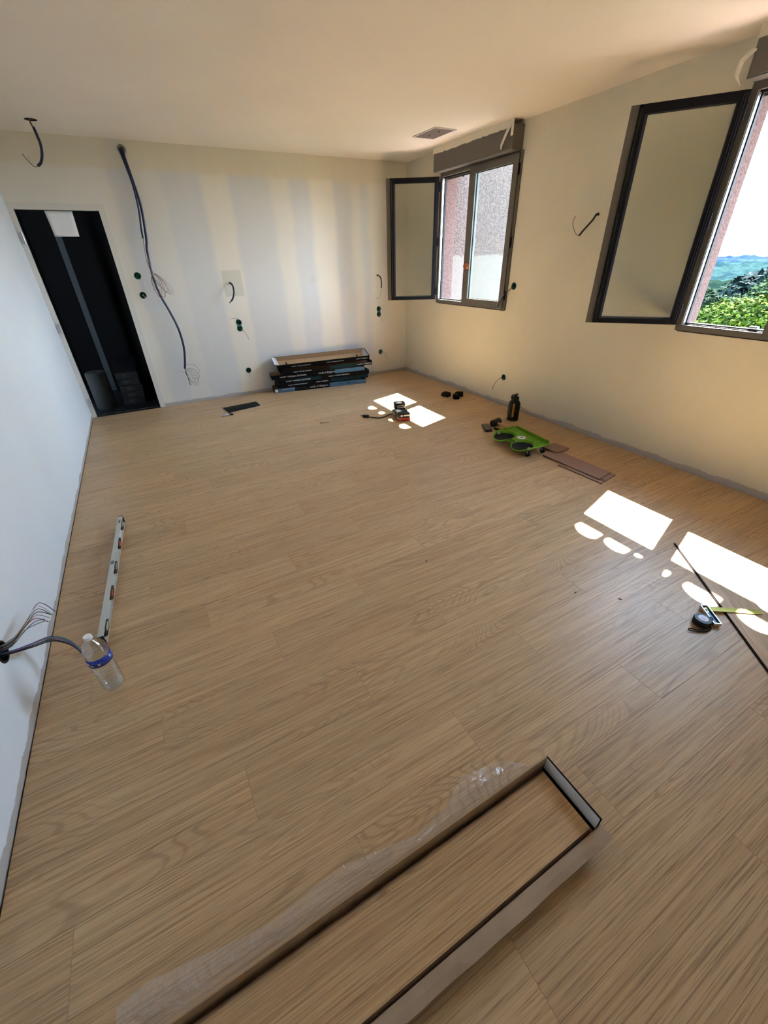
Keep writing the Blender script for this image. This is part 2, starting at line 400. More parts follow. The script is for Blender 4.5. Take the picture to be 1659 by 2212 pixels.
# ------------------------------------------------------------------ hallway behind the doorway, its darkness put into the colours
M_hall = mat('hall_shade_wall', (0.003, 0.0036, 0.004), 0.9)  # near-black wall colour stands in for an unlit room
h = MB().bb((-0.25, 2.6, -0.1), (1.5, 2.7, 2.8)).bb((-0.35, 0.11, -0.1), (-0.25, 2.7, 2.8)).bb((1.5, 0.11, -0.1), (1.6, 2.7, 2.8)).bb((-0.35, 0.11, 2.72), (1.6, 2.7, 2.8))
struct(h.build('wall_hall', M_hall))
struct(MB().bb((-0.35, 0.102, -0.12), (1.6, 2.7, -0.014)).build('floor_hall', mat('hall_screed', (0.008, 0.009, 0.009), 0.5)))  # unlit look of the screed put into its colour
# door frame with hinges
dr = struct(MB().bb((DX0-0.05, -0.012, 0), (DX0-0.035, 0.118, DZ+0.055)).bb((DX0-0.035, -0.012, 0), (DX0, 0.03, DZ+0.055)).bb((DX0-0.035, 0.03, 0), (DX0-0.018, 0.118, DZ+0.018))
    .bb((DX1, -0.012, 0), (DX1+0.055, 0.03, DZ+0.055)).bb((DX1+0.018, 0.03, 0), (DX1+0.035, 0.118, DZ+0.018)).bb((DX0, -0.012, DZ), (DX1, 0.03, DZ+0.055)).bb((DX0-0.018, 0.03, DZ+0.018), (DX1+0.018, 0.118, DZ+0.034)).build('door_1', M_jamb))
for z in (1.808, 0.992, 0.178):
    a = MB().bb((0.016, -0.030, z-0.045), (0.030, -0.012, z+0.045), bev=0.002).cyl((0.036, -0.026, z-0.05), (0.036, -0.026, z+0.05), 0.008, n=12)
    a.build('hinge', M_steel, dr)
struct(MB().bb((DX0, 0.0, -0.013), (DX1, 0.105, -0.004)).build('trim_1', mat('door_threshold_dark', (0.02, 0.02, 0.022), 0.35)))
# paper sheet hanging from the lintel, inside the doorway
pp = MB(); n = 8
P_ = [[Vector((0.283+(0.232-0.02*j/n)*i/n+0.011*j/n, 0.034+0.006*math.sin(3*j/n)+0.004*math.sin(4*i/n), 2.035-0.212*j/n)) for j in range(n+1)] for i in range(n+1)]
vv = [[pp.bm.verts.new(p) for p in r] for r in P_]
for i in range(n):
    for j in range(n): pp.bm.faces.new((vv[i][j], vv[i+1][j], vv[i+1][j+1], vv[i][j+1]))
tag(pp.build('paper_sheet', M_white, smooth=True, thick=0.0006), 'blank white paper sheet hanging from the door lintel', 'paper')
# items dimly seen in the hallway
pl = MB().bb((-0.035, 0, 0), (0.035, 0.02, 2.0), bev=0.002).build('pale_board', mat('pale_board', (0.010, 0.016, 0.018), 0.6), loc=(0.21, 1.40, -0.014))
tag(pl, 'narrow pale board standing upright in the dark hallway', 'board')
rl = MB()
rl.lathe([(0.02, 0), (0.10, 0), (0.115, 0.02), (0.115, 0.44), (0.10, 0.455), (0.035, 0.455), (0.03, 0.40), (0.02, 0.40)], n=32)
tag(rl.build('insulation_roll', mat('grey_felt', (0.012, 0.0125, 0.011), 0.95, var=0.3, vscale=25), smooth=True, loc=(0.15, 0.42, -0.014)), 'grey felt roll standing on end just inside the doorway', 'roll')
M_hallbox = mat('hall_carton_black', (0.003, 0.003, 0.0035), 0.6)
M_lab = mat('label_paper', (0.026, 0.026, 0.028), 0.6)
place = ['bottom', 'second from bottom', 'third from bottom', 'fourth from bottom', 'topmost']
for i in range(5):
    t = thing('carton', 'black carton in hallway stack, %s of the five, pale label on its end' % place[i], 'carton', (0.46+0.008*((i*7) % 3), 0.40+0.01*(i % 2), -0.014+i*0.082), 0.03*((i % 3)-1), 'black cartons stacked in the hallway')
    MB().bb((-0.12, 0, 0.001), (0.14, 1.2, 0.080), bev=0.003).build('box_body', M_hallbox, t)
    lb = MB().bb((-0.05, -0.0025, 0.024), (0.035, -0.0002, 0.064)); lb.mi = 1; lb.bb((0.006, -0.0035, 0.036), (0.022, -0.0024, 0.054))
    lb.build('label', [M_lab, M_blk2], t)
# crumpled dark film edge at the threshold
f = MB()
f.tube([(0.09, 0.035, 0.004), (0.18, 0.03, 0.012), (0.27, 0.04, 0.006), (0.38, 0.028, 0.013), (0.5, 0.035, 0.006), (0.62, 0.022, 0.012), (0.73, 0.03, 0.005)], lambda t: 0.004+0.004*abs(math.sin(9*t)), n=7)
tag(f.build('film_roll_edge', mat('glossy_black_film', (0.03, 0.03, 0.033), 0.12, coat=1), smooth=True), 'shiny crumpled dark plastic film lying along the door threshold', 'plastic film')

# ------------------------------------------------------------------ WINDOWS
def ring(mb, x0, x1, y0, y1, z0, z1, w, wb_=None):
    wb_ = wb_ or w
    mb.bb((x0, y0, z0), (x1, y0+w, z1)); mb.bb((x0, y1-w, z0), (x1, y1, z1))
    mb.bb((x0, y0+w, z0), (x1, y1-w, z0+wb_)); mb.bb((x0, y0+w, z1-w), (x1, y1-w, z1))
def hinge(mb, x, y, z): mb.cyl((x, y, z-0.045), (x, y, z+0.045), 0.009, n=10)
def make_window(idx, yA, yB, ldir, leaf=True):
    w = bpy.data.objects.new('window_%d' % idx, None); COL.objects.link(w); w['kind'] = 'structure'
    fr = MB(); ring(fr, W-0.014, W+0.012, yB-0.012, yA+0.012, WZ0-0.012, WZ1+0.0, 0.040); ring(fr, W+0.022, W+0.046, yB+0.028, yA-0.028, WZ0+0.028, WZ1-0.040, 0.012) if False else None
    fo = fr.build('frame', M_tau, w)
    od = MB(); ring(od, W+0.012, W+0.048, yB-0.012, yA+0.012, WZ0-0.012, WZ1, 0.040); ring(od, W+0.024, W+0.046, yB+0.028, yA-0.028, WZ0+0.028, WZ1-0.040, 0.012); od.build('outer_rebate', M_reb, fo)
    g_ = MB(); ring(g_, W+0.012, W+0.022, yB+0.028, yA-0.028, WZ0+0.028, WZ1-0.04, 0.006); g_.build('gasket', M_gask, fo)
    rl_ = MB(); rl_.bb((W+0.026, yB+0.05, WZ0+0.040), (W+0.044, yA-0.05, WZ0+0.044)); rl_.bb((W-0.006, yA-0.0335, WZ0+0.03), (W+0.004, yA-0.0285, WZ1-0.05))
    rl_.bb((W+0.006, yA-0.0355, WZ0+0.03), (W+0.012, yA-0.0285, WZ1-0.05)); rl_.build('aluminium_track', M_taul, fo)
    MB().box((W+0.035, (yA+yB)/2+0.18, WZ0+0.052), (0.03, 0.05, 0.012), bev=0.002).build('catch', M_steel, fo)
    # closed leaf (nearer the camera)
    ym = (yA+yB)/2
    s = MB(); a, b = yB+0.018, ym+0.095; z0, z1 = WZ0+0.012, WZ1-0.022
    s.bb((W-0.03, b-0.105, z0), (W+0.03, b, z1)); s.bb((W-0.03, a, z0), (W+0.03, a+0.07, z1)); s.bb((W-0.03, a+0.07, z0), (W+0.03, b-0.105, z0+0.06)); s.bb((W-0.03, a+0.07, z1-0.06), (W+0.03, b-0.105, z1))
    so = s.build('sash', M_tau, w)
    MB().bb((W+0.000, a+0.065, z0+0.055), (W+0.006, b-0.10, z1-0.055)).build('glass', M_glass, so)
    g2 = MB(); ring(g2, W-0.010, W+0.000, a+0.07, b-0.105, z0+0.06, z1-0.06, 0.005); g2.bb((W-0.026, b-0.002, z0), (W+0.03, b+0.004, z1)); g2.build('gasket', M_gask, so)
    hg = MB(); [hinge(hg, W-0.024, yB+0.006, z) for z in (z0+0.12, (z0+z1)/2-0.05, z1-0.12)]; hg.build('hinge', M_gask, so)
    hd = MB(); hd.lathe([(0.0, 0.016), (0.024, 0.014), (0.036, 0.008), (0.040, 0)], n=24, mat=Matrix.Translation((W-0.03, ym+0.045, 1.455)) @ Matrix.Rotation(-math.pi/2, 4, 'Y') @ Matrix.Diagonal((0.95, 1.25, 1.4, 1)))
    hd.build('handle_plate', M_copper, so, smooth=True)
    # open leaf seen from its outer side
    if leaf:
        lf = MB(); L = 0.64; u = Vector((ldir[0], ldir[1], 0)).normalized(); nrm = Vector((-u.y, u.x, 0))  # towards the camera
        org = Vector((W-0.036, yA-0.004, 0)); mt = Matrix((u, nrm, Vector((0, 0, 1)))).transposed().to_4x4(); mt.translation = org
        z0, z1 = WZ0+0.025, WZ1-0.03
        def lb(mb, a, b): 
            c = [(a[i]+b[i])/2 for i in range(3)]; d = [abs(b[i]-a[i]) for i in range(3)]
            mb.box(mt @ Vector(c), d, rot=mt.to_3x3())
        def lring(mb, n0, n1, u0, u1, za, zb, wl_, wr_, wt, wbm):
            lb(mb, (u0, n0, za), (u0+wl_, n1, zb)); lb(mb, (u1-wr_, n0, za), (u1, n1, zb))
            lb(mb, (u0+wl_, n0, za), (u1-wr_, n1, za+wbm)); lb(mb, (u0+wl_, n0, zb-wt), (u1-wr_, n1, zb))
        lring(lf, -0.030, -0.016, 0.0, L, z0, z1, 0.05, 0.11, 0.05, 0.05)
        lo = lf.build('open_sash', M_tau, w)
        k1 = MB(); lring(k1, -0.016, 0.030, 0.012, L-0.072, z0+0.012, z1-0.012, 0.045, 0.02, 0.045, 0.028)
        lring(k1, -0.016, 0.010, 0.006, L-0.050, z0+0.005, z1-0.005, 0.01, 0.008, 0.01, 0.01); k1.build('black_seal', M_gask, lo)
        k3 = MB(); lb(k3, (L-0.108, 0.004, z0+0.045), (L-0.092, 0.020, z1-0.06)); lb(k3, (0.020, 0.030, z0+0.02), (0.024, 0.033, z1-0.02)); lb(k3, (0.034, 0.030, z0+0.02), (0.037, 0.033, z1-0.02)); k3.build('aluminium_bead', mat('bead_grey_blue', (0.03, 0.035, 0.055), 0.35, 0.3), lo)
        k2 = MB(); lb(k2, (0.05, 0.000, z0+0.035), (L-0.09, 0.006, z1-0.05)); k2.build('glass', M_glasso, lo)
        hg = MB(); [hinge(hg, W-0.030, yA+0.004, z) for z in (z0+0.10, (z0+z1)/2, z1-0.10)]; hg.build('hinge', M_gask, lo)
    # roller shutter box against the ceiling, with masking tape along its top
    sb = MB().bb((W-0.124, yB+0.018, WZ1-0.002), (W+0.0, yA+0.002, H-0.034)).bb((W-0.134, yB+0.018, WZ1+0.004), (W-0.1238, yA-0.01, H-0.05), bev=0.003).build('shutter_box', mat('taupe_box', (0.115, 0.108, 0.092), 0.5), w)
    tp = MB(); N = 26
    for i in range(N):
        y0 = yB+0.018+(yA-yB-0.016)*i/N; y1 = yB+0.018+(yA-yB-0.016)*(i+1)/N
        zz = H-0.055-0.008*random.random()
        tp.bb((W-0.137, y0, zz), (W-0.1345, y1, H-0.001))
    tp.bb((W-0.1375, yB+0.018, H-0.12), (W-0.1345, yB+0.05, H-0.05))
    tp.build('masking_tape', M_tape, sb)
    fl_ = MB()
    if idx == 1:
        q = [Vector((W-0.14, yB+0.06, H-0.03)), Vector((W-0.15, yB+0.10, H-0.10)), Vector((W-0.165, yB+0.13, H-0.17)), Vector((W-0.15, yB+0.15, H-0.20))]
    else:
        q = [Vector((W-0.13, yA+0.0, H-0.09)), Vector((W-0.14, yA+0.05, H-0.13)), Vector((W-0.14, yA+0.055, H-0.19)), Vector((W-0.13, yA+0.025, H-0.235))]
    for i in range(3):
        w0, w1 = (0.020, 0.016, 0.013, 0.004)[i], (0.020, 0.016, 0.013, 0.004)[i+1]
        fl_.poly([q[i]+Vector((0, w0, 0)), q[i]-Vector((0, w0, 0.008)), q[i+1]-Vector((0, w1, 0.008)), q[i+1]+Vector((0, w1, 0))])
    bmesh.ops.remove_doubles(fl_.bm, verts=fl_.bm.verts, dist=0.0005)
    fl_.build('loose_tape_end', M_tape, sb, thick=0.0015)
    # end slat of the rolled-up shutter, just visible under the box outside the frame
    sl = MB().bb((W+0.075, yB+0.01, WZ1-0.060), (W+0.09, yA-0.01, WZ1-0.001)); sl.bb((W+0.07, yA-0.34, WZ1-0.068), (W+0.095, yA-0.30, WZ1-0.058)); sl.bb((W+0.07, yA-0.62, WZ1-0.068), (W+0.095, yA-0.58, WZ1-0.058)); sl.build('shutter_slat', M_tau, w)
    MB().bb((W+0.0485, yB, WZ0-0.02), (W+TW+0.03, yA, WZ0+0.012)).build('window_sill', mat('sill_grey_%d' % idx, (0.10, 0.098, 0.093), 0.7), w)
    return w
make_window(1, *WIN[0], (-0.86, 0.52))
make_window(2, *WIN[1], (-0.60, 0.80))

# ------------------------------------------------------------------ outside: eave with gutter and canal tiles, wing wall
ev = struct(MB().prism([(W-0.2, 2.96), (5.00, 2.775), (5.00, 2.80), (W-0.2, 3.30)], -9.0, 0.6, mat=Matrix(((1, 0, 0, 0), (0, 0, 1, 0), (0, 1, 0, 0), (0, 0, 0, 1)))).build('roof_eave', mat('roof_deck', (0.4, 0.33, 0.28), 0.9)))
M_tile = mat('terracotta', (0.42, 0.20, 0.12), 0.9, var=0.25, vscale=8)
gt = MB(); N = 12
for i in range(N):
    a0, a1 = math.pi*(1+i/N), math.pi*(1+(i+1)/N)
    p = [(5.12+0.0577*math.cos(a), 2.657+0.0577*math.sin(a)) for a in (a0, a1)]; q = [(5.12+0.054*math.cos(a), 2.657+0.054*math.sin(a)) for a in (a0, a1)]
    gt.bm.faces.new([gt.bm.verts.new(v) for v in ((p[0][0], -9, p[0][1]), (p[1][0], -9, p[1][1]), (p[1][0], 0.6, p[1][1]), (p[0][0], 0.6, p[0][1]))])
    gt.bm.faces.new([gt.bm.verts.new(v) for v in ((q[0][0], -9, q[0][1]), (q[1][0], -9, q[1][1]), (q[1][0], 0.6, q[1][1]), (q[0][0], 0.6, q[0][1]))])
gt.build('gutter', mat('zinc', (0.35, 0.36, 0.37), 0.5, 0.6), ev)
# tile centres where the gaps of light fall; cover radii and channel gaps shaped to let that light through
def half_tile(y, r, xe, zb, down, parent):
    mb = MB(); n = 8; L = 0.42; sl_ = 0.30
    for s_ in (0, 1):
        pass
    rings = []
    for xx, zz in ((xe, zb), (xe-L, zb+L*sl_)):
        rings.append([mb.bm.verts.new((xx, y+r*math.cos(math.pi*i/n), zz+(r if not down else -r*0.6)*math.sin(math.pi*i/n))) for i in range(n+1)])
    for i in range(n): mb.bm.faces.new((rings[0][i], rings[0][i+1], rings[1][i+1], rings[1][i]))
    mb.build('tile', M_tile, parent, thick=0.010)
rnd = random.Random(3)
dy = 0.305*(5.08-3.03)
isl = [(-1.271, .050, .0), (-1.53, .075, .012), (-1.765, .060, .0), (-2.035, .075, .01), (-2.30, .085, .015), (-4.44, .06, .0), (-4.63, .095, .02), (-4.83, .085, .0), (-4.965, .03, -.02), (-5.09, .075, .0), (-5.33, .095, .01), (-5.57, .08, .01)]
cov = [(y+dy, r, dz) for y, r, dz in isl]
ys = sorted([c[0] for c in cov], reverse=True)
yy = 0.35
while yy > -8.6:
    if all(abs(yy-c) > 0.15 for c in ys) and not (-1.5 < yy < -0.55) and not (-4.95 < yy < -3.75): cov.append((yy, 0.085, 0.01))
    yy -= 0.24
cov.sort(key=lambda c: -c[0])
for (y, r, dz) in cov: half_tile(y, r, 5.05, 2.652+dz, False, ev)
for (a, b) in zip(cov[:-1], cov[1:]):
    g0, g1 = a[0]-a[1], b[0]+b[1]
    if g0-g1 > 0.01: half_tile((g0+g1)/2, (g0-g1)/2+0.012, 5.058, 2.655, True, ev)
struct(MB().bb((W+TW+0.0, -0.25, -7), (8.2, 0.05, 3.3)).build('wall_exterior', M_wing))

# ------------------------------------------------------------------ landscape
M_grass = mat('meadow', (0.10, 0.16, 0.05), 0.95, var=0.3, vscale=0.3)
gm = MB(); N = 30
gv = [[gm.bm.verts.new((5+i*i*0.9, -260+j*18-0, -6.5-0.0*i)) for j in range(N+1)] for i in range(24)]
for i in range(23):
    for j in range(N): gm.bm.faces.new((gv[i][j], gv[i+1][j], gv[i+1][j+1], gv[i][j+1]))
for row in gv:
    for v in row: v.co.z = -6.5-0.035*(v.co.x-5)+1.2*math.sin(v.co.x*0.03)*math.cos(v.co.y*0.02) if v.co.x > 10 else -6.5
g_ = NG(M_grass); sx_ = g_.n('ShaderNodeSeparateXYZ'); gp = g_.n('ShaderNodeNewGeometry'); g_.lk(gp.outputs['Position'], sx_.inputs[0])
g_.lk(g_.mix(g_.mapr(sx_.outputs[0], 11.5, 12.5), (0.27, 0.18, 0.145), (0.012, 0.02, 0.006)), g_.b.inputs['Base Color'])   # unseen pink yard added to bounce warm light indoors, meadow beyond
struct(gm.build('ground', M_grass, smooth=True))
def hill(name, x0, ztop, col, seed, lab):
    rr = random.Random(seed); mb = MB(); NY, NX = 150, 14; ph = [rr.uniform(0, 6) for _ in range(12)]
    V = []
    for i in range(NX+1):
        row = []
        for j in range(NY+1):
            y = -120*x0/300+ (j/NY)*420*x0/300*1.2
            t = i/NX; prof = math.sin(t*math.pi*0.5)
            z = -24*x0/200 + (ztop+24*x0/200)*prof*(0.93+0.07*math.sin(y*0.02*300/x0+ph[0])) + 0.006*x0*sum(math.sin(y*(0.07*2**k)*300/x0+ph[k]+i*1.9*(k+1))*0.6**k for k in range(1, 6))
            row.append(mb.bm.verts.new((x0+i*x0*0.03, y, z)))
        V.append(row)
    for i in range(NX):
        for j in range(NY): mb.bm.faces.new((V[i][j], V[i+1][j], V[i+1][j+1], V[i][j+1]))
    o = mb.build(name, col); o['kind'] = 'structure'; return o
def treemat(name, a, b, sc):
    m = mat(name, a, 0.9, spec=0.0); g = NG(m); geo = g.n('ShaderNodeNewGeometry')
    n1 = g.noise(geo.outputs['Position'], sc, 4, 0, 0.65); g.lk(g.mix(g.mapr(n1, 0.35, 0.65), a, b), g.b.inputs['Base Color']); return m
hill('hills', 380, 1.0, treemat('far_hill_haze', (0.011, 0.019, 0.026), (0.0045, 0.0095, 0.018), 0.06), 3, '')  # distance haze put into far and mid hill colours as blue tint
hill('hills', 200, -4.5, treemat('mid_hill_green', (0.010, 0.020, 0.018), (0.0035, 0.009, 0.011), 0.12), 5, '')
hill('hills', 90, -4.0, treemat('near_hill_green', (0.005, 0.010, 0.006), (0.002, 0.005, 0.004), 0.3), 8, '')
def leafcloud(blobs, n, size, seed, flat=0.5):
    rr = random.Random(seed); vs = []; fs = []
    tot = sum(b[3]**2 for b in blobs)
    for (cx, cy, cz, r, sz) in blobs:
        for _ in range(int(n*r*r/tot)):
            d = Vector((rr.gauss(0, 1), rr.gauss(0, 1), rr.gauss(0, 1))).normalized(); q = r*(0.72+0.3*rr.random())
            p = Vector((cx+d.x*q, cy+d.y*q, cz+d.z*q*sz))
            a = Vector((rr.gauss(0, 1), rr.gauss(0, 1), rr.gauss(0, 1)*flat)).normalized(); b = a.cross(d+Vector((rr.gauss(0, .4), rr.gauss(0, .4), rr.gauss(0, .4)+0.3))).normalized()
            s = size*(0.6+0.8*rr.random()); i = len(vs)
            vs += [p-a*s, p+b*s*0.45, p+a*s, p-b*s*0.45]; fs.append((i, i+1, i+2, i+3))
    return vs, fs
def tree(name, label, base, h, blobs, mats, n, size, seed, group):
    t = thing(name, label, 'tree', base, group=group)
    bx, by, bz = base; rel = [(b[0]-bx, b[1]-by, b[2]-bz, b[3], b[4]) for b in blobs]
    tr = MB(); tr.tube([(0, 0, 0), (0.1, 0.05, h*0.4), (0, 0, h*0.75), (0.1, 0, h)], lambda u: 0.22*(1-0.75*u), n=9)
    rr = random.Random(seed)
    for b in rel:
        tr.tube([(0.05, 0.02, h*0.45), ((b[0])*0.5, (b[1])*0.5, (h*0.45+b[2])/2-0.1), (b[0], b[1], b[2])], lambda u: 0.09*(1-0.7*u), n=6)
        for _ in range(5):
            d = Vector((rr.gauss(0, 1), rr.gauss(0, 1), rr.gauss(0.3, .6))).normalized()*b[3]*0.9
            tr.tube([(b[0]*0.8, b[1]*0.8, b[2]-b[3]*0.3), (b[0]+d.x*.5, b[1]+d.y*.5, b[2]+d.z*.35), (b[0]+d.x, b[1]+d.y, b[2]+d.z*b[4])], lambda u: 0.035*(1-0.75*u), n=5)
    tr.build('trunk', mat('bark', (0.05, 0.04, 0.032), 0.95), t, smooth=True)
    vs, fs = leafcloud(rel, n, size, seed)
    me = bpy.data.meshes.new('foliage'); me.from_pydata([tuple(v) for v in vs], [], fs)
    for m_ in mats: me.materials.append(m_)
    me.polygons.foreach_set('material_index', [rr.choice(range(len(mats))) for _ in fs]); me.update()
    o = bpy.data.objects.new('foliage', me); COL.objects.link(o); o.parent = t; o['kind'] = 'stuff'
    # dark inner mass so the crown is not see-through
    return t
def leaf(name, c):
    m = mat(name, c, 0.8, spec=0.02); return m
L1 = [leaf('leaf_bright', (0.020, 0.036, 0.003)), leaf('leaf_yellow', (0.036, 0.052, 0.004)), leaf('leaf_mid', (0.009, 0.019, 0.003))]
L2 = [leaf('needle_dark', (0.003, 0.0085, 0.004)), leaf('needle_mid', (0.006, 0.015, 0.006))]
L3 = [leaf('leaf_grey_green', (0.014, 0.027, 0.010)), leaf('leaf_grey_green2', (0.020, 0.037, 0.011)), leaf('leaf_dark2', (0.006, 0.014, 0.005))]
tree('leafy_tree', 'bright yellow-green leafy tree close below the right window', (16.5, -0.6, -6.7), 5.8,
     [(16.2, -0.2, -0.55, 1.4, .75), (17.2, 1.0, -0.7, 1.4, .7), (15.6, -1.9, -0.3, 1.3, .8), (16.6, 1.7, -1.6, 1.4, .7), (15.2, 0.3, -1.3, 1.3, .7), (14.9, -1.0, -1.4, 1.3, .8), (17.0, -2.6, 0.1, 1.4, .8)], L1, 52000, 0.07, 1, None)
tree('leafy_tree', 'grey-green feathery tree rising behind the yellow-green one', (26, 2.6, -7.2), 8.0,
     [(26, 1.6, -0.2, 2.0, .75), (27, 3.4, -0.7, 1.8, .8), (26, 5.0, -1.7, 1.8, .8), (25, -0.3, 0.4, 1.9, .7), (28, -1.5, 0.3, 2.3, .8), (25, 3.0, -2.4, 2.1, .7), (24, 1.0, -2.2, 2.2, .8)], L3, 40000, 0.11, 2, None)
tree('conifer_tree', 'dark green conifer at the left edge of the window view', (20.5, 4.2, -7.0), 5.4,
     [(20.5, 4.0, -0.7, 1.0, 1.0), (20.4, 4.2, -1.8, 1.4, .8), (20.8, 4.4, -2.9, 1.6, .8), (20.2, 3.4, -2.6, 1.3, .8)], L2, 26000, 0.08, 3, None)
for i, (x, y, z, r) in enumerate([(42, 11, -1.9, 2.6), (46, 20, -2.4, 2.6), (42, 1.5, -1.6, 2.6), (60, 31, -1.9, 3.2), (58, 15, -1.6, 3.0), (76, 44, -1.8, 3.6), (56, -8, -1.2, 3.0), (72, 5, -1.0, 3.6)]):
    tree('distant_tree', 'round blue-green tree in the valley, %s' % ['nearest of them beside the conifer', 'at the far left edge of the view', 'directly behind the feathery tree', 'second from the left edge of the view', 'middle of the far row', 'farthest and leftmost', 'nearest the right edge of the view', 'far behind the feathery tree'][i], (x, y, -9.5), 8.0, [(x, y, z, r, .75), (x-1.5, y+2, z-1.2, r*.7, .8), (x-1, y-2.2, z-1.0, r*.7, .8)],
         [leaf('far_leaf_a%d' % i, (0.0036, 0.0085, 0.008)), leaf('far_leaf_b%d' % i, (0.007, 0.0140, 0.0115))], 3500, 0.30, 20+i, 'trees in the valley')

# ------------------------------------------------------------------ electrical boxes, cables
def ebox(center, nrm, label, double=None, r=R_, wires=()):
    n_ = Vector(nrm); t = thing('electrical_box', label, 'electrical box', center, group=None)
    q = Vector((0, 0, 1)).rotation_difference(n_).to_matrix().to_4x4(); mb = MB()
    offs = [(0, 0, 0)] if not double else [(0, 0, double/2), (0, 0, -double/2)]
    for of in offs:
        mt_ = Matrix.Translation(Vector(of)) @ q
        mb.lathe([(r-0.0035, -0.046), (r-0.0025, 0.0), (r-0.002, 0.0018), (r+0.0015, 0.0018), (r+0.0015, 0.0004), (r-0.001, 0.0002)], n=24, mat=mt_, cap=False)
        mb.lathe([(0, -0.044), (r-0.003, -0.044)], n=24, mat=mt_, cap=False)
    mb.build('box_rim', M_green, t, smooth=True)
    rr = random.Random(int(abs(center[0]*1000+center[2]*77)))
    for of in offs:
        a = rr.uniform(0, 6.28)
        p = [q @ Vector((math.cos(a+k*1.7)*r*0.65, math.sin(a+k*1.7)*r*0.7, -0.040+0.004*(k % 9))) + Vector(of) for k in range(9)]
        MB().tube(p, 0.0024, n=6).build('wire_tangle', M_blk2, t)
    if double: MB().box((0, -0.0012, 0), (0.050, 0.003, double-2*r*0.70)).build('box_bridge', M_green, t)
    for col, pts, rad in wires:
        w_ = MB().tube([Vector(p)-Vector(center) for p in pts], rad, n=6); w_.build('wire', WIRE[col], t, smooth=True)
    return t
N_B = (0, -1, 0); N_R = (-1, 0, 0); N_L = (1, 0, 0)
ebox((0.93, -0.001, 1.457), N_B, 'upper round green wall box right of the doorway', wires=[('white', [(0.94, 0.01, 1.44), (0.975, -0.02, 1.41), (0.96, -0.015, 1.36), (0.968, -0.012, 1.32)], 0.0012)])
ebox((0.928, -0.001, 1.265), N_B, 'lower round green wall box right of the doorway', wires=[('white', [(0.93, 0.01, 1.27), (0.945, -0.02, 1.24), (0.935, -0.02, 1.24)], 0.0035)])
ebox((1.926, -0.001, 0.868), N_B, 'double green wall box left of the carton stack, wires out both ends', double=0.071,
     wires=[('grey', [(1.93, 0.01, 0.92), (1.91, -0.03, 0.955), (1.86, -0.06, 0.96), (1.82, -0.07, 0.955)], 0.003), ('grey', [(1.935, 0.01, 0.83), (1.96, -0.04, 0.80), (1.985, -0.06, 0.76), (2.0, -0.06, 0.70)], 0.003)])
ebox((1.934, -0.001, 0.307), N_B, 'round green wall box low beside the carton stack', wires=[('grey', [(1.93, 0.01, 0.30), (1.93, -0.04, 0.26), (1.925, -0.045, 0.215)], 0.0016), ('white', [(1.94, 0.01, 0.30), (1.95, -0.04, 0.255), (1.965, -0.045, 0.235)], 0.0016)])
ebox((3.977, -0.001, 0.323), N_B, 'round green wall box low, right of the cartons', wires=[('grey', [(3.98, 0.01, 0.32), (4.02, -0.05, 0.29), (4.06, -0.07, 0.20)], 0.0016), ('white', [(3.98, 0.01, 0.32), (4.03, -0.05, 0.31), (4.07, -0.06, 0.27)], 0.0014)])
ebox((3.964, -0.001, 0.890), N_B, 'double green wall box under the open sash near the corner', double=0.071, wires=[('grey', [(3.965, 0.01, 0.86), (3.97, -0.04, 0.83), (3.985, -0.05, 0.76)], 0.003)])
ebox((W-0.001, -2.221, 1.272), N_R, 'wall box beside the far window, loose wires hanging over the sash', wires=[
    ('black', [(W+0.01, -2.22, 1.27), (W-0.06, -2.25, 1.25), (W-0.07, -2.17, 1.20), (W-0.075, -2.10, 1.12), (W-0.08, -2.08, 1.06), (W-0.07, -2.10, 1.10), (W-0.06, -2.16, 1.20)], 0.003),
    ('black', [(W+0.01, -2.21, 1.27), (W-0.05, -2.23, 1.26), (W-0.06, -2.18, 1.215), (W-0.07, -2.14, 1.14), (W-0.07, -2.15, 1.02)], 0.0016),
    ('white', [(W+0.01, -2.22, 1.26), (W-0.05, -2.20, 1.23), (W-0.06, -2.12, 1.17), (W-0.07, -2.06, 1.07), (W-0.07, -2.11, 1.05)], 0.0016)])
ebox((W-0.001, -2.242, 0.320), N_R, 'round wall box low on the cream window wall', wires=[
    ('brown', [(W+0.01, -2.24, 0.32), (W-0.06, -2.26, 0.33), (W-0.07, -2.20, 0.27), (W-0.075, -2.16, 0.20), (W-0.07, -2.16, 0.17)], 0.0032), ('white', [(W+0.01, -2.25, 0.32), (W-0.04, -2.27, 0.29), (W-0.05, -2.27, 0.24), (W-0.05, -2.26, 0.18)], 0.0014)])
def cable(label, runs, name='cable', cat='cable'):
    t = thing(name, label, cat, runs[0][1][0])
    o0 = Vector(runs[0][1][0])
    for nm, pts, rad, m_ in runs:
        MB().tube([Vector(p)-o0 for p in pts], rad, n=8).build(nm, m_, t, smooth=True)
    return t
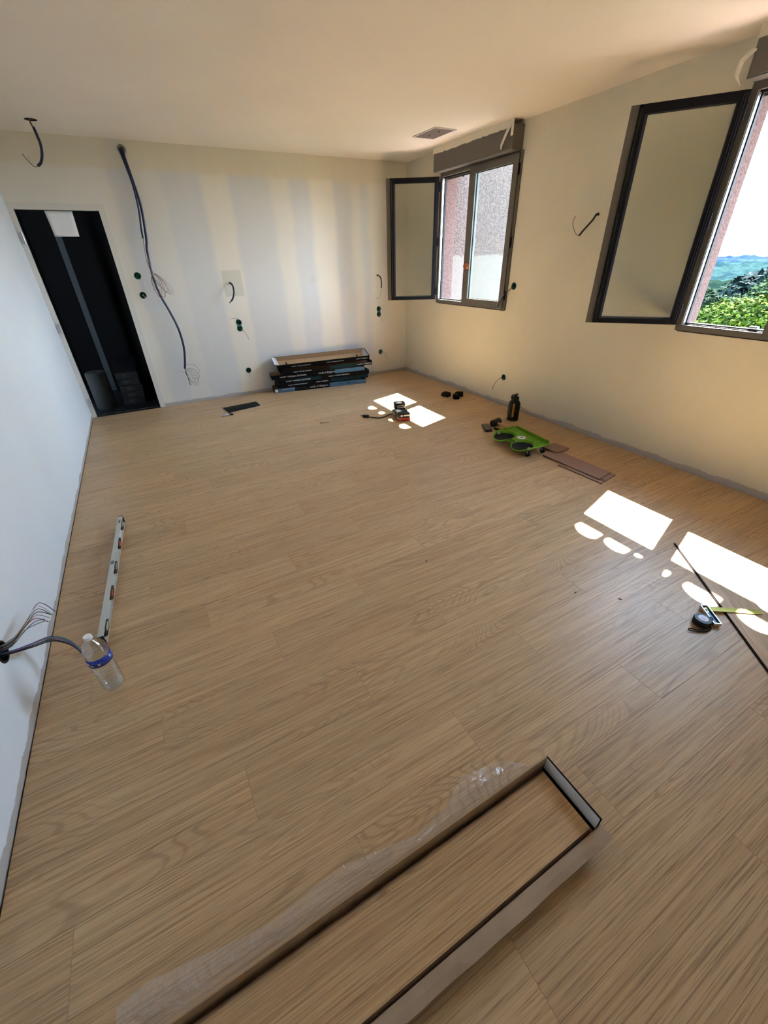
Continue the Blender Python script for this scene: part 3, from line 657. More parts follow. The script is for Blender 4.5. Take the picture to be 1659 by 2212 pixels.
# thin conduits poking out of walls
cable('short blue conduit curving from the square filler patch', [('conduit', [(1.912, 0.04, 1.343), (1.915, -0.03, 1.345), (1.925, -0.07, 1.31), (1.92, -0.09, 1.25), (1.895, -0.10, 1.19), (1.865, -0.10, 1.155)], 0.010, M_blue), ('wire', [(1.915, -0.09, 1.24), (1.935, -0.10, 1.225), (1.94, -0.10, 1.235)], 0.002, WIRE['grey']), ('wire', [(1.88, -0.10, 1.17), (1.85, -0.10, 1.145), (1.842, -0.1, 1.137)], 0.006, WIRE['black'])])
cable('thin black cable with bare end near the room corner', [('conduit', [(3.957, 0.04, 1.355), (3.958, -0.02, 1.357), (3.975, -0.06, 1.33), (3.985, -0.07, 1.27), (3.975, -0.08, 1.20)], 0.008, WIRE['black']), ('wire', [(3.975, -0.08, 1.20), (3.955, -0.09, 1.12), (3.92, -0.09, 1.075), (3.88, -0.09, 1.065)], 0.0024, WIRE['grey']), ('wire', [(3.92, -0.09, 1.08), (3.895, -0.09, 1.09), (3.875, -0.09, 1.12)], 0.0016, WIRE['white'])])
cable('black cable on cream wall between the windows, hooked wire at its end', [('conduit', [(W+0.04, -3.094, 1.830), (W-0.02, -3.096, 1.832), (W-0.06, -3.10, 1.79), (W-0.09, -3.05, 1.72), (W-0.10, -3.026, 1.685)], 0.008, WIRE['black']), ('wire', [(W-0.10, -3.026, 1.685), (W-0.10, -2.985, 1.70), (W-0.10, -2.94, 1.76), (W-0.10, -2.935, 1.80), (W-0.10, -2.955, 1.83)], 0.0024, WIRE['brown']), ('wire', [(W-0.06, -3.10, 1.80), (W-0.07, -3.09, 1.74), (W-0.09, -3.05, 1.70), (W-0.09, -3.03, 1.68)], 0.0012, WIRE['white'])])
cable('blue conduit hanging from the ceiling hole above the doorway', [('conduit', [(0.470, -0.457, 2.57), (0.475, -0.457, 2.52), (0.478, -0.457, 2.46), (0.462, -0.457, 2.39), (0.432, -0.457, 2.335), (0.400, -0.457, 2.312)], 0.0105, M_blue),
    ('wire', [(0.469, -0.457, 2.66), (0.460, -0.457, 2.60), (0.470, -0.457, 2.56)], 0.006, WIRE['brown']), ('wire', [(0.40, -0.457, 2.31), (0.375, -0.457, 2.305), (0.345, -0.457, 2.34), (0.321, -0.457, 2.388)], 0.0025, WIRE['black']), ('wire', [(0.362, -0.457, 2.32), (0.355, -0.457, 2.35), (0.362, -0.457, 2.378)], 0.0014, WIRE['grey'])])
tag(MB().lathe([(0.0, 0.006), (0.044, 0.006), (0.0445, 0.0), (0.0445, -0.0015), (0.046, -0.0015), (0.0462, 0.0)], n=28, mat=Matrix.Translation((0.469, -0.457, H-0.0002)), cap=False).build('hole_collar', M_hole, smooth=True), 'thin collar round a dark disc put in for the shaded ceiling hole above the doorway', 'collar')  # dark disc inside the collar puts the hole's shade in colour
def petals(ax, ay, az, specs):
    # loops of wire hanging from one point: (length, half width, angle from straight down)
    pts = []
    for i, (L, w_, an) in enumerate(specs):
        for k in range(9):
            a = k/9*2*math.pi; u = -L/2*(1-math.cos(a)); v = w_*math.sin(a)
            pts.append((ax-u*math.sin(an)+v*math.cos(an), ay-0.012*math.sin(a*0.5)-0.003*i, az+u*math.cos(an)+v*math.sin(an)))
    return pts
def coil(cx, cy, cz, rx, rz, n, col, seed, tilt=0.0, anch=None):
    rr = random.Random(seed); pts = []
    for i in range(n*10+1):
        a = i/10*2*math.pi; g_ = 1-0.25*rr.random()*0.3
        ax = rx*(0.75+0.25*math.sin(i*0.23+seed)); az = rz*(0.8+0.2*math.cos(i*0.17+seed))
        x = ax*math.cos(a); z = az*math.sin(a)
        pts.append((cx+x*math.cos(tilt)+z*math.sin(tilt)+0.02*math.sin(i*.11), cy+0.018*math.sin(a*1.1+i*0.05), cz-x*math.sin(tilt)+z*math.cos(tilt)))
    return pts
main = [(1.117, 0.05, 2.543), (1.116, -0.01, 2.548), (1.120, -0.05, 2.49), (1.142, -0.06, 2.255), (1.150, -0.06, 2.064), (1.118, -0.065, 1.80), (1.094, -0.07, 1.697), (1.078, -0.075, 1.479), (1.098, -0.075, 1.273), (1.150, -0.07, 1.102), (1.198, -0.07, 0.898), (1.203, -0.07, 0.688), (1.172, -0.07, 0.52), (1.150, -0.07, 0.44)]
t = cable('long blue conduit hanging from the hole at the wall top, coiled wires at its end', [('conduit', main, 0.0125, M_blue)])
o0 = Vector(main[0])
for nm, pts, rad, m_ in [('wire_coil', petals(1.155, -0.08, 0.425, [(0.20, 0.045, 0.55), (0.17, 0.05, 0.9), (0.21, 0.03, 0.35)]), 0.0017, WIRE['brown']), ('wire_coil', petals(1.155, -0.085, 0.42, [(0.18, 0.05, 0.7), (0.22, 0.035, 0.5), (0.14, 0.045, 1.2)]), 0.0015, WIRE['grey']),
        ('wire', [(1.150, -0.07, 0.45), (1.155, -0.08, 0.38), (1.16, -0.08, 0.30), (1.165, -0.08, 0.235)], 0.004, WIRE['black']), ('wire', [(1.15, -0.07, 0.44), (1.17, -0.08, 0.36), (1.185, -0.08, 0.24)], 0.0018, WIRE['white']), ('wire', [(1.155, -0.07, 0.42), (1.12, -0.08, 0.40), (1.07, -0.09, 0.43)], 0.0014, WIRE['grey']),
        ('wire', [(1.155, -0.07, 0.46), (1.19, -0.08, 0.49), (1.26, -0.08, 0.48), (1.31, -0.08, 0.42), (1.31, -0.08, 0.36)], 0.0014, WIRE['brown'])]:
    MB().tube([Vector(p)-o0 for p in pts], rad, n=6, smooth=2).build(nm, m_, t, smooth=True)
second = [(1.105, 0.05, 2.540), (1.100, -0.012, 2.540), (1.108, -0.06, 2.44), (1.128, -0.085, 2.25), (1.120, -0.095, 2.05), (1.096, -0.10, 1.90), (1.085, -0.10, 1.80)]
t = cable('shorter thin blue conduit beside the long one, copper wire coil below it', [('conduit', second, 0.0095, M_blue)])
o0 = Vector(second[0])
for nm, pts, rad, m_ in [('wire', [(1.085, -0.10, 1.80), (1.065, -0.10, 1.66), (1.06, -0.10, 1.55), (1.085, -0.105, 1.46)], 0.0030, WIRE['copper']), ('wire', [(1.09, -0.105, 1.80), (1.075, -0.11, 1.65), (1.085, -0.11, 1.50)], 0.0016, WIRE['grey']),
        ('wire_coil', petals(1.085, -0.11, 1.475, [(0.24, 0.045, 0.22), (0.22, 0.03, 0.5), (0.25, 0.05, 0.12)]), 0.0020, WIRE['copper']), ('wire_coil', petals(1.085, -0.115, 1.475, [(0.25, 0.03, 0.72), (0.21, 0.05, 0.4), (0.26, 0.035, 0.62)]), 0.0017, WIRE['grey']), ('wire_coil', petals(1.085, -0.12, 1.475, [(0.23, 0.04, 0.05), (0.24, 0.03, 0.55)]), 0.0018, WIRE['brown'])]:
    MB().tube([Vector(p)-o0 for p in pts], rad, n=6, smooth=2).build(nm, m_, t, smooth=True)
# box + wire bundles on the white wall, lower left
t = thing('electrical_box', 'black round box low on the white wall with two fans of coloured wires', 'electrical box', (0, -4.296, 0.303))
mb = MB(); mb.lathe([(0.036, -0.046), (0.038, 0.002), (0.045, 0.003), (0.046, 0.0)], n=28, mat=Matrix.Rotation(math.pi/2, 4, 'Y') @ Matrix.Identity(4), cap=False)
mb.lathe([(0, -0.045), (0.036, -0.045)], n=24, mat=Matrix.Rotation(math.pi/2, 4, 'Y'), cap=False); mb.build('box_rim', M_blk, t, smooth=True)
o0 = Vector((0, -4.296, 0.303))
cols = ['green', 'blue', 'red', 'grey', 'black', 'green', 'white', 'violet']
for i, c_ in enumerate(cols):
    e = 0.018*(i-3.5); s_ = random.Random(i)
    pts = [(-0.03, -4.29+e*0.3, 0.31), (0.04, -4.285+e*0.4, 0.325), (0.075, -4.20+e*0.8, 0.325+0.01*s_.random()), (0.085, -4.11+e*1.2, 0.30), (0.09, -4.02-0.03*s_.random()+e, 0.235-0.012*i*0.9+0.03*s_.random())]
    MB().tube([Vector(p)-o0 for p in pts], 0.0018, n=5).build('wire', WIRE[c_], t, smooth=True)
cols = ['yellow', 'green', 'blue', 'violet', 'black', 'black', 'grey', 'grey', 'green']
for i, c_ in enumerate(cols):
    a = i*2*math.pi/len(cols); dx, dz = 0.0055*math.cos(a), 0.0055*math.sin(a)
    pts = [(-0.03, -4.30+dx, 0.295+dz), (0.04, -4.30+dx, 0.29+dz), (0.075, -4.26+1.4*dx, 0.26+1.6*dz), (0.115, -4.20+2*dx, 0.215+2*dz), (0.155, -4.185+2*dx, 0.155+1.6*dz), (0.180, -4.20+1.3*dx, 0.095+dz), (0.192, -4.235+0.7*dx, 0.045+0.5*dz)]
    MB().tube([Vector(p)-o0 for p in pts], 0.0021, n=5).build('wire', WIRE[c_], t, smooth=True)

# ceiling hatch plate
t = thing('ceiling_vent', 'rectangular cover plate, recess shade in its mauve-grey colour, in the ceiling by the far window', 'vent cover', (3.905, -1.36, H-0.001), 0.0)
vp = [(3.826-3.905, -1.17+1.36), (4.066-3.905, -1.183+1.36), (3.997-3.905+0.05, -1.581+1.36), (3.762-3.905+0.04, -1.503+1.36-0.06)]
MB().prism([(-0.10, 0.17), (0.13, 0.17), (0.13, -0.20), (-0.10, -0.20)], -0.004, 0.0).build('plate', M_hatch, t)
fr = MB()
for a, b in (((-0.115, 0.17), (0.145, 0.185)), ((-0.115, -0.215), (0.145, -0.20)), ((-0.115, -0.20), (-0.10, 0.17)), ((0.13, -0.20), (0.145, 0.17))): fr.bb((a[0], a[1], -0.0055), (b[0], b[1], 0.0))
fr.build('frame', mat('vent_frame', (0.62, 0.55, 0.53), 0.5), t)
for y in (0.07, -0.10): MB().cyl((0.015, y, -0.0075), (0.015, y, -0.004), 0.009, n=12).build('screw', M_blk, t)

# ------------------------------------------------------------------ text helper
def text(s, size, mat_, parent, loc, rot, name='lettering', ext=0.0003, xs=1.0):
    cu = bpy.data.curves.new('t', 'FONT'); cu.body = s; cu.size = size; cu.extrude = ext; cu.resolution_u = 2; cu.align_x = 'LEFT'
    o = bpy.data.objects.new('t', cu); COL.objects.link(o)
    dg = bpy.context.evaluated_depsgraph_get(); dg.update()
    me = bpy.data.meshes.new_from_object(o.evaluated_get(dg)); bpy.data.objects.remove(o)
    for v in me.vertices: v.co.x *= xs
    me.materials.clear(); me.materials.append(mat_)
    p = bpy.data.objects.new(name, me); COL.objects.link(p); p.parent = parent; p.location = loc; p.rotation_euler = rot; return p

# ------------------------------------------------------------------ stack of empty flooring cartons by the back wall
M_ink = mat('white_print', (0.62, 0.64, 0.66), 0.6); M_inkd = mat('dark_print', (0.02, 0.06, 0.10), 0.6)
CL, CW, CH = 1.33, 0.215, 0.062
def carton(label, loc, rz, tilt=(0, 0), open_=False, blue=None, txt=(), teal=False, dark=False, h=CH, ll=CL):
    t = thing('flooring_carton', label, 'carton', loc, group='flattened flooring cartons piled by the back wall', rot=(tilt[0], tilt[1], rz))
    hw, hl, th = CW/2, ll/2, 0.004
    MB().bb((-hl, -hw, 0), (hl, hw, th)).build('base', [M_card], t)
    s = MB(); s.bb((-hl, -hw-0.001, 0), (hl, -hw+th, h)); s.build('front_side', M_cardk, t)
    s = MB(); s.bb((-hl, hw-th, 0), (hl, hw+0.001, h)); s.build('rear_side', M_cardk, t)
    for x0 in (-hl, hl-th): MB().bb((x0, -hw+th, 0.001), (x0+th, hw-th, h)).build('end_side', M_cardk, t)
    # brown inner lining
    MB().bb((-hl+th, hw-th-0.0035, th), (hl-th, hw-th-0.0005, h-0.001)).bb((-hl+th, -hw+th+0.0005, th), (hl-th, -hw+th+0.0035, h-0.001)).build('inner_lining', M_card, t)
    if blue:
        for x0, x1, m_ in blue: MB().bb((x0, -hw-0.0022, 0.003), (x1, -hw-0.0008, h-0.003)).build('colour_panel', m_, t)
    for s_, x, z, sz, m_ in txt: text(s_, sz, m_, t, (x, -hw-0.0024, z), (math.pi/2, 0, 0))
    return t
# floor line of stack from (2.17,-.22) to (3.55,-.43)
a0 = math.atan2(-0.43+0.22, 3.55-2.17)
base = Vector((2.86, -0.20, 0))
def at(u, v, z): return (base.x+u*math.cos(a0)-v*math.sin(a0), base.y+u*math.sin(a0)+v*math.cos(a0), z)
c1 = carton('lowest carton of the pile, blue panels at both front ends', at(0, 0, 0.001), a0, blue=[(0.12, CL/2-0.003, M_cardb), (-CL/2+0.003, -0.38, M_cardb)],
       txt=[('made in Belgium.', -0.17, 0.022, 0.040, M_ink), ('BERRY', 0.25, 0.022, 0.032, M_inkd), ('ALLOC', 0.44, 0.022, 0.032, M_inkd), ('resistant laminate', -0.56, 0.034, 0.026, M_ink)])
MB().bb((0.375, -CW/2-0.0026, 0.016), (0.40, -CW/2-0.0021, 0.046)).bb((0.41, -CW/2-0.0026, 0.016), (0.424, -CW/2-0.0021, 0.046)).build('emblem', M_inkd, c1)
for i in range(7): pass
lg = MB()
for i in range(7): lg.box((-0.36+i*0.024, -CW/2-0.0013, 0.033), (0.0022, 0.001, 0.044), rot=Matrix.Rotation(-0.5, 3, 'Y'))
lg.build('hatch_print', mat('grey_print', (0.16, 0.17, 0.18), 0.6), c1)
MB().bb((-CL/2+0.012, -CW/2-0.003, 0.012), (-CL/2+0.05, -CW/2-0.0023, 0.05)).build('white_sticker', M_white, c1)
carton('carton second from the bottom of the pile, dark teal front end', at(0.045, 0.01, 0.066), a0+0.05, blue=[(0.10, CL/2-0.003, M_cardd)], txt=[('made in Belgium.', -0.12, 0.02, 0.026, M_ink), ('water resistant laminate', -0.52, 0.02, 0.028, M_ink)], h=0.056)
carton('carton third from the bottom of the pile, set back at the left', at(0.06, 0.0, 0.125), a0+0.035, blue=[(-0.40, -0.06, M_cardd)], txt=[('water resistant laminate', -0.56, 0.015, 0.036, M_ink), ('water resistant laminate', 0.05, 0.02, 0.032, M_ink)], h=0.056)
carton('carton fourth from the bottom of the pile, jutting out to the left', at(-0.01, -0.012, 0.184), a0+0.01, blue=[(0.22, CL/2-0.003, M_cardb)], txt=[('water resistant laminate', -0.56, 0.018, 0.038, M_ink), ('made in Belgium.', -0.02, 0.018, 0.036, M_ink)], h=0.058)
c5 = carton('carton second from the top of the pile, jutting out to the right', at(0.115, -0.004, 0.254), a0+0.075, tilt=(0.10, 0), blue=[(0.02, 0.42, M_cardd)], txt=[('made in Belgium.', 0.43, 0.016, 0.034, M_ink), ('water resistant laminate', -0.5, 0.018, 0.026, M_ink)], h=0.052)
c6 = carton('topmost open carton of the pile, bare brown inside with slots', at(0.085, 0.030, 0.345), a0+0.060, tilt=(0.34, 0), open_=True, txt=[('water resistant laminate', -0.48, 0.02, 0.028, M_ink), ('water resistant laminate', 0.02, 0.024, 0.026, M_ink), ('made in Belgium.', 0.46, 0.024, 0.026, M_ink)], h=0.064)
for x in (-0.52, 0.52): MB().box((x, 0.0, 0.0047), (0.022, 0.10, 0.0012), bev=0.0003).build('slot', M_blk2, c6)
MB().box((-CL/2-0.008, 0.0, 0.064), (0.058, CW-0.03, 0.002), rot=Matrix.Rotation(0.25, 3, 'Y')).build('white_flap', M_white, c6)
MB().box((CL/2-0.045, 0.0, 0.035), (0.002, CW-0.02, 0.058), rot=Matrix.Rotation(0.15, 3, 'Y')).box((CL/2-0.015, 0, 0.04), (0.002, CW-0.02, 0.058), rot=Matrix.Rotation(-0.1, 3, 'Y')).build('end_flap', M_white, c6)

# ------------------------------------------------------------------ small things near the back wall
mb = MB(); n = 10
P0, P1, P2, P3 = Vector((1.446, -0.37, 0)), Vector((1.865, -0.503, 0)), Vector((1.816, -0.748, 0)), Vector((1.406, -0.718, 0))
P0, P1, P2, P3 = Vector((1.436, -0.50, 0)), Vector((1.862, -0.46, 0)), Vector((1.872, -0.655, 0)), Vector((1.46, -0.74, 0))
vv = [[mb.bm.verts.new(P0.lerp(P1, i/n).lerp(P3.lerp(P2, i/n), j/5)+Vector((0, 0, 0.004+0.004*abs(math.sin(j*1.3+i*0.4))*(1 if 0 < j < 5 else 0.2)))) for j in range(6)] for i in range(n+1)]
for i in range(n):
    for j in range(5): mb.bm.faces.new((vv[i][j], vv[i+1][j], vv[i+1][j+1], vv[i][j+1]))
tag(mb.build('sanding_mat', mat('charcoal_mat', (0.009, 0.010, 0.010), 0.8, spec=0.2, bump=0.5, bscale=120), thick=0.004), 'black rectangular mat lying on the floor near the back wall', 'mat')
t = thing('packet', 'small grey and white blister packet with black end, beside the black mat', 'packet', (1.42, -0.83, 0.0), 0.04)
MB().bb((-0.065, -0.025, 0.001), (0.035, 0.03, 0.014), bev=0.002).build('card', mat('grey_card', (0.42, 0.38, 0.38), 0.5), t)
MB().bb((-0.022, -0.02, 0.0142), (0.03, -0.005, 0.0152)).bb((-0.015, 0.004, 0.0142), (0.022, 0.012, 0.0152)).build('print', M_white, t)
MB().bb((0.0352, -0.025, 0.001), (0.075, 0.03, 0.015), bev=0.002).build('black_end', M_blk, t)
t = tag(MB().tube([(2.30, -1.665, 0.004), (2.285, -1.69, 0.004), (2.29, -1.71, 0.004), (2.33, -1.713, 0.004), (2.37, -1.733, 0.003)], 0.0035, n=7).build('bent_offcut', mat('offcut_brown', (0.20, 0.13, 0.08), 0.7)), 'small bent brown offcut strip alone on the floor', 'offcut')
# battery charger with two batteries
t = thing('battery_charger', 'black battery charger with a red-based battery in the first sun patch', 'charger', (3.15, -1.99, 0.0), math.radians(196-90+0))
# local frame: +y points away from camera along the device length
ch = MB(); ch.box((0, 0.02, 0.022), (0.105, 0.185, 0.042), bev=0.012); ch.box((0, -0.01, 0.048), (0.085, 0.11, 0.022), bev=0.008)
t.rotation_euler = (0, 0, math.radians(-17)); t.location = (3.15, -2.01, 0.0); t.scale = (1.55, 1.15, 1.5)
ch.build('charger_body', M_blk, t, smooth=True)
MB().box((0, 0.075, 0.075), (0.082, 0.075, 0.055), bev=0.010).build('battery', M_blk, t, smooth=True)
MB().box((0.0, 0.0365, 0.080), (0.050, 0.0025, 0.006)).box((0.0, 0.0365, 0.066), (0.050, 0.0025, 0.008)).box((0.034, 0.0365, 0.070), (0.012, 0.0025, 0.012)).build('white_marks', M_ink, t)
MB().box((0, -0.095, 0.030), (0.094, 0.055, 0.058), bev=0.010).build('front_battery', M_blk, t, smooth=True)
MB().box((0, -0.1195, 0.0135), (0.092, 0.010, 0.022), bev=0.003).build('red_strip', mat('red_plastic', (0.35, 0.02, 0.02), 0.4), t)
MB().box((-0.018, -0.1235, 0.042), (0.014, 0.003, 0.008)).box((0.018, -0.1235, 0.043), (0.042, 0.003, 0.009)).build('white_marks', M_ink, t)
MB().tube([(-0.04, 0.08, 0.012), (-0.08, 0.09, 0.005), (-0.12, 0.04, 0.005), (-0.17, 0.02, 0.005), (-0.24, 0.075, 0.008)], 0.0042, n=7).build('power_cord', M_blk, t, smooth=True)
MB().box((-0.255, 0.085, 0.012), (0.045, 0.024, 0.020), rot=Matrix.Rotation(-0.5, 3, 'Z'), bev=0.004).cyl((-0.275, 0.10, 0.013), (-0.292, 0.112, 0.013), 0.0024, n=8).cyl((-0.268, 0.09, 0.013), (-0.286, 0.10, 0.013), 0.0024, n=8).build('plug', M_blk, t)
# three spare batteries
for i, (x, y, rz, lab) in enumerate([(4.075, -1.61, 0.3, 'black tool battery, leftmost of the three by the window wall'), (4.125, -1.755, -0.5, 'black tool battery, middle and nearest of the three by the window wall'), (4.215, -1.70, 0.9, 'black tool battery, rightmost of the three by the window wall')]):
    t = thing('tool_battery', lab, 'battery', (x, y, 0), rz, 'spare tool batteries')
    MB().box((0, 0, 0.022), (0.075, 0.11, 0.042), bev=0.008).build('case', M_blk2, t, smooth=True)
    MB().box((-0.02, -0.01, 0.049), (0.012, 0.085, 0.012), bev=0.002).box((0.02, -0.01, 0.049), (0.012, 0.085, 0.012), bev=0.002).build('slide_rails', M_blk2, t)
    MB().box((0, 0.035, 0.047), (0.03, 0.02, 0.010), bev=0.002).build('latch', M_blk, t)
# big sports jug
t = thing('water_jug', 'big black sports jug with orange-yellow stripe by the window wall', 'jug', (4.150, -2.745, 0), math.radians(-20))
M_jug = mat('jug_dark_green_black', (0.005, 0.007, 0.004), 0.35, spec=0.3, bump=0.3, bscale=60)
jb = MB(); jb.lathe([(0.0, 0.001), (0.058, 0.001), (0.063, 0.006), (0.064, 0.02), (0.060, 0.03), (0.0625, 0.04), (0.0635, 0.10), (0.0605, 0.106), (0.0635, 0.112), (0.064, 0.165), (0.062, 0.185), (0.052, 0.205), (0.040, 0.215), (0.036, 0.222)], n=36)
jb.build('body', M_jug, t, smooth=True)
MB().lathe([(0.036, 0.215), (0.040, 0.220), (0.040, 0.243), (0.034, 0.256), (0.020, 0.262), (0.014, 0.262), (0.012, 0.278), (0.0, 0.280)], n=28).build('lid', M_blk, t, smooth=True)
MB().tube([(-0.038, 0, 0.235), (-0.046, 0.0, 0.258), (-0.028, 0, 0.275), (0.0, 0, 0.272)], 0.006, n=8).box((0.012, 0, 0.277), (0.024, 0.018, 0.016), bev=0.003).build('handle', M_blk, t, smooth=True)
sp_ = MB()
for i in range(4):
    a0_, a1_ = math.radians(-128+i*4.2), math.radians(-128+(i+1)*4.2)
    for z0, z1, r0, r1 in ((0.050, 0.100, .0645, .0645), (0.100, 0.165, .0652, .0652), (0.165, 0.195, .0652, .0595)):
        sp_.poly([(r0*math.cos(a0_), r0*math.sin(a0_), z0), (r0*math.cos(a1_), r0*math.sin(a1_), z0), (r1*math.cos(a1_), r1*math.sin(a1_), z1), (r1*math.cos(a0_), r1*math.sin(a0_), z1)])
sp_.build('stripe', mat('amber_stripe', (0.55, 0.26, 0.03), 0.5), t, thick=0.0008)
a_ = math.radians(-119.5); rr_ = 0.0662
tx = text('GYM BOTTLE', 0.013, M_blk2, t, (rr_*math.cos(a_)+0.0, rr_*math.sin(a_), 0.165), (0, 0, 0))
tx.matrix_basis = Matrix.Translation((rr_*math.cos(a_)-0.002, rr_*math.sin(a_)-0.002, 0.165)) @ Matrix((Vector((0, 0, -1)), Vector((-math.sin(a_), math.cos(a_), 0)), Vector((math.cos(a_), math.sin(a_), 0)))).transposed().to_4x4()
bpy.data.objects.remove(tx)   # print too small to read: keep short bars instead
pb = MB()
for i in range(9):
    z = 0.075+i*0.011; q = Matrix.Rotation(a_, 3, 'Z'); pb.box((0.0662*math.cos(a_), 0.0662*math.sin(a_), z), (0.0006, 0.005+0.002*(i % 3), 0.0055), rot=q)
pb.build('stripe_print', M_blk2, t)
# phone
t = thing('phone', 'black phone-sized case lying flat beside the mallet', 'phone', (3.72, -2.82, 0), 0)
MB().box((0, 0, 0.013), (0.076, 0.190, 0.024), bev=0.006).build('case', M_blk, t, smooth=True)
MB().box((0, 0, 0.0255), (0.062, 0.165, 0.0015), bev=0.0005).build('screen', mat('grey_screen', (0.016, 0.017, 0.016), 0.35), t)
t.rotation_euler = (0, 0, math.radians(-28))
# mallet
t = thing('rubber_mallet', 'rubber mallet with black head and wooden handle, behind the green dolly', 'mallet', (3.865, -2.79, 0.0), 0)
hd_ = Vector((math.cos(0.25), math.sin(0.25), 0))
MB().cyl(Vector((0, 0, 0.036))-hd_*0.058, Vector((0, 0, 0.036))+hd_*0.058, 0.035, n=24).cyl(Vector((0, 0, 0.036))-hd_*0.035, Vector((0, 0, 0.036))+hd_*0.035, 0.030, n=24).build('head', mat('black_rubber', (0.014, 0.014, 0.014), 0.55), t, smooth=True)
MB().cyl((0.0, -0.03, 0.034), (0.03, -0.33, 0.016), 0.013, 0.015, n=14).build('handle', mat('wood_handle', (0.50, 0.30, 0.12), 0.5, var=0.15, vscale=40), t, smooth=True)
# pliers / clamp
t = thing('utility_knife', 'yellow and black hand tool lying between mallet and dolly', 'hand tool', (3.815, -2.950, 0), math.radians(-72))
MB().box((0.02, 0, 0.012), (0.15, 0.022, 0.014), bev=0.004).box((-0.055, 0.012, 0.012), (0.05, 0.014, 0.014), rot=Matrix.Rotation(0.5, 3, 'Z'), bev=0.003).build('grip', mat('yellow_plastic', (0.50, 0.32, 0.02), 0.45), t)
MB().box((-0.06, -0.008, 0.010), (0.06, 0.030, 0.018), rot=Matrix.Rotation(-0.3, 3, 'Z'), bev=0.004).box((0.03, 0, 0.0195), (0.10, 0.007, 0.002)).build('jaw', M_blk, t)

# ------------------------------------------------------------------ green kneeling dolly
GR = mat('green_plastic', (0.105, 0.27, 0.006), 0.42, spec=0.3); GR2 = mat('green_plastic_edge', (0.16, 0.40, 0.015), 0.4, spec=0.3)
t = thing('kneeling_dolly', 'bright green rolling kneeler tray with two black knee cushions on casters', 'kneeling dolly', (3.70, -3.245, 0.0), 0)
# local frame: u runs along the long side (towards the camera-right end), v from the knee side to the rear lip
e0 = Vector((3.62, -2.985, 0)); e1 = Vector((3.565, -3.56, 0)); u_ = (e1-e0).normalized(); v_ = Vector((-u_.y, u_.x, 0))
t.matrix_world = Matrix((Vector((u_.x, u_.y, 0)), Vector((v_.x, v_.y, 0)), Vector((0, 0, 1)))).transposed().to_4x4(); t.location = (3.655, -3.345, 0)
DL, DWd, DH = 0.49, 0.28, 0.085
def lobe(cx, r, ext, n=18): return [(cx+r*math.cos(a), -DWd/2+0.035-ext*math.sin(a)) for a in [math.pi-math.pi*i/n for i in range(n+1)]]
outl = [(-DL/2, DWd/2-0.03), (-DL/2, -DWd/2+0.035)] + [(-DL/2+0.0, -DWd/2+0.03)]
outl = [(-DL/2, -DWd/2+0.035)]+lobe(-0.133, 0.094, 0.065)+[(-0.04, -DWd/2+0.025), (0.04, -DWd/2+0.025)]+lobe(0.133, 0.094, 0.065)+[(DL/2, -DWd/2+0.035), (DL/2+0.004, -DWd/2+0.06), (DL/2, DWd/2-0.03), (DL/2-0.03, DWd/2), (-DL/2+0.03, DWd/2), (-DL/2, DWd/2-0.03), (-DL/2-0.004, -DWd/2+0.06)]
# tray surface as a height-field with two bowl-shaped knee wells
mb = MB(); NU, NV = 72, 46; vs = {}
def inside(x, y, pl_):
    c = False; j = len(pl_)-1
    for i in range(len(pl_)):
        xi, yi = pl_[i]; xj, yj = pl_[j]
        if (yi > y) != (yj > y) and x < (xj-xi)*(y-yi)/(yj-yi)+xi: c = not c
        j = i
    return c
def well(x, y):
    d = 0
    for cx in (-0.133, 0.133):
        q = ((x-cx)/0.100)**2+((y+0.080)/0.118)**2
        if q < 1: d = max(d, (1-q)**0.5)
    return d
def hz(x, y):
    return DH-0.052*well(x, y)+(0.004 if y > DWd/2-0.05 else 0)
x0, x1, y0, y1 = -DL/2-0.004, DL/2+0.004, -DWd/2-0.033, DWd/2
for i in range(NU+1):
    for j in range(NV+1):
        x = x0+(x1-x0)*i/NU; y = y0+(y1-y0)*j/NV; vs[i, j] = (x, y)
hs_ = [(-0.035, 0.035, -0.10, -0.075), (-0.035, 0.035, 0.075, 0.085)]
gv = {}
for i in range(NU):
    for j in range(NV):
        cx_, cy_ = (vs[i, j][0]+vs[i+1, j+1][0])/2, (vs[i, j][1]+vs[i+1, j+1][1])/2
        if not inside(cx_, cy_, outl) or any(a < cx_ < b and c < cy_ < d for a, b, c, d in hs_): continue
        q = []
        for ii, jj in ((i, j), (i+1, j), (i+1, j+1), (i, j+1)):
            if (ii, jj) not in gv: gv[ii, jj] = mb.bm.verts.new((*vs[ii, jj], hz(*vs[ii, jj])))
            q.append(gv[ii, jj])
        mb.bm.faces.new(q)
shell = mb.build('tray', GR, t, smooth=True, thick=0.005)
rim = MB(); rp = [Vector((x, y, hz(x, y)+0.001)) for x, y in outl]; rim.tube(rp, 0.0055, n=8, smooth=2, closed=True)
rim.build('rim', GR2, t, smooth=True)
MB().bb((-DL/2+0.02, DWd/2-0.006, DH-0.002), (DL/2-0.02, DWd/2+0.002, DH+0.030), bev=0.002).bb((DL/2-0.008, 0.0, DH-0.002), (DL/2+0.002, DWd/2-0.02, DH+0.018), bev=0.002).bb((-DL/2-0.002, 0.0, DH-0.002), (-DL/2+0.008, DWd/2-0.02, DH+0.018), bev=0.002).build('rear_lip', GR, t)
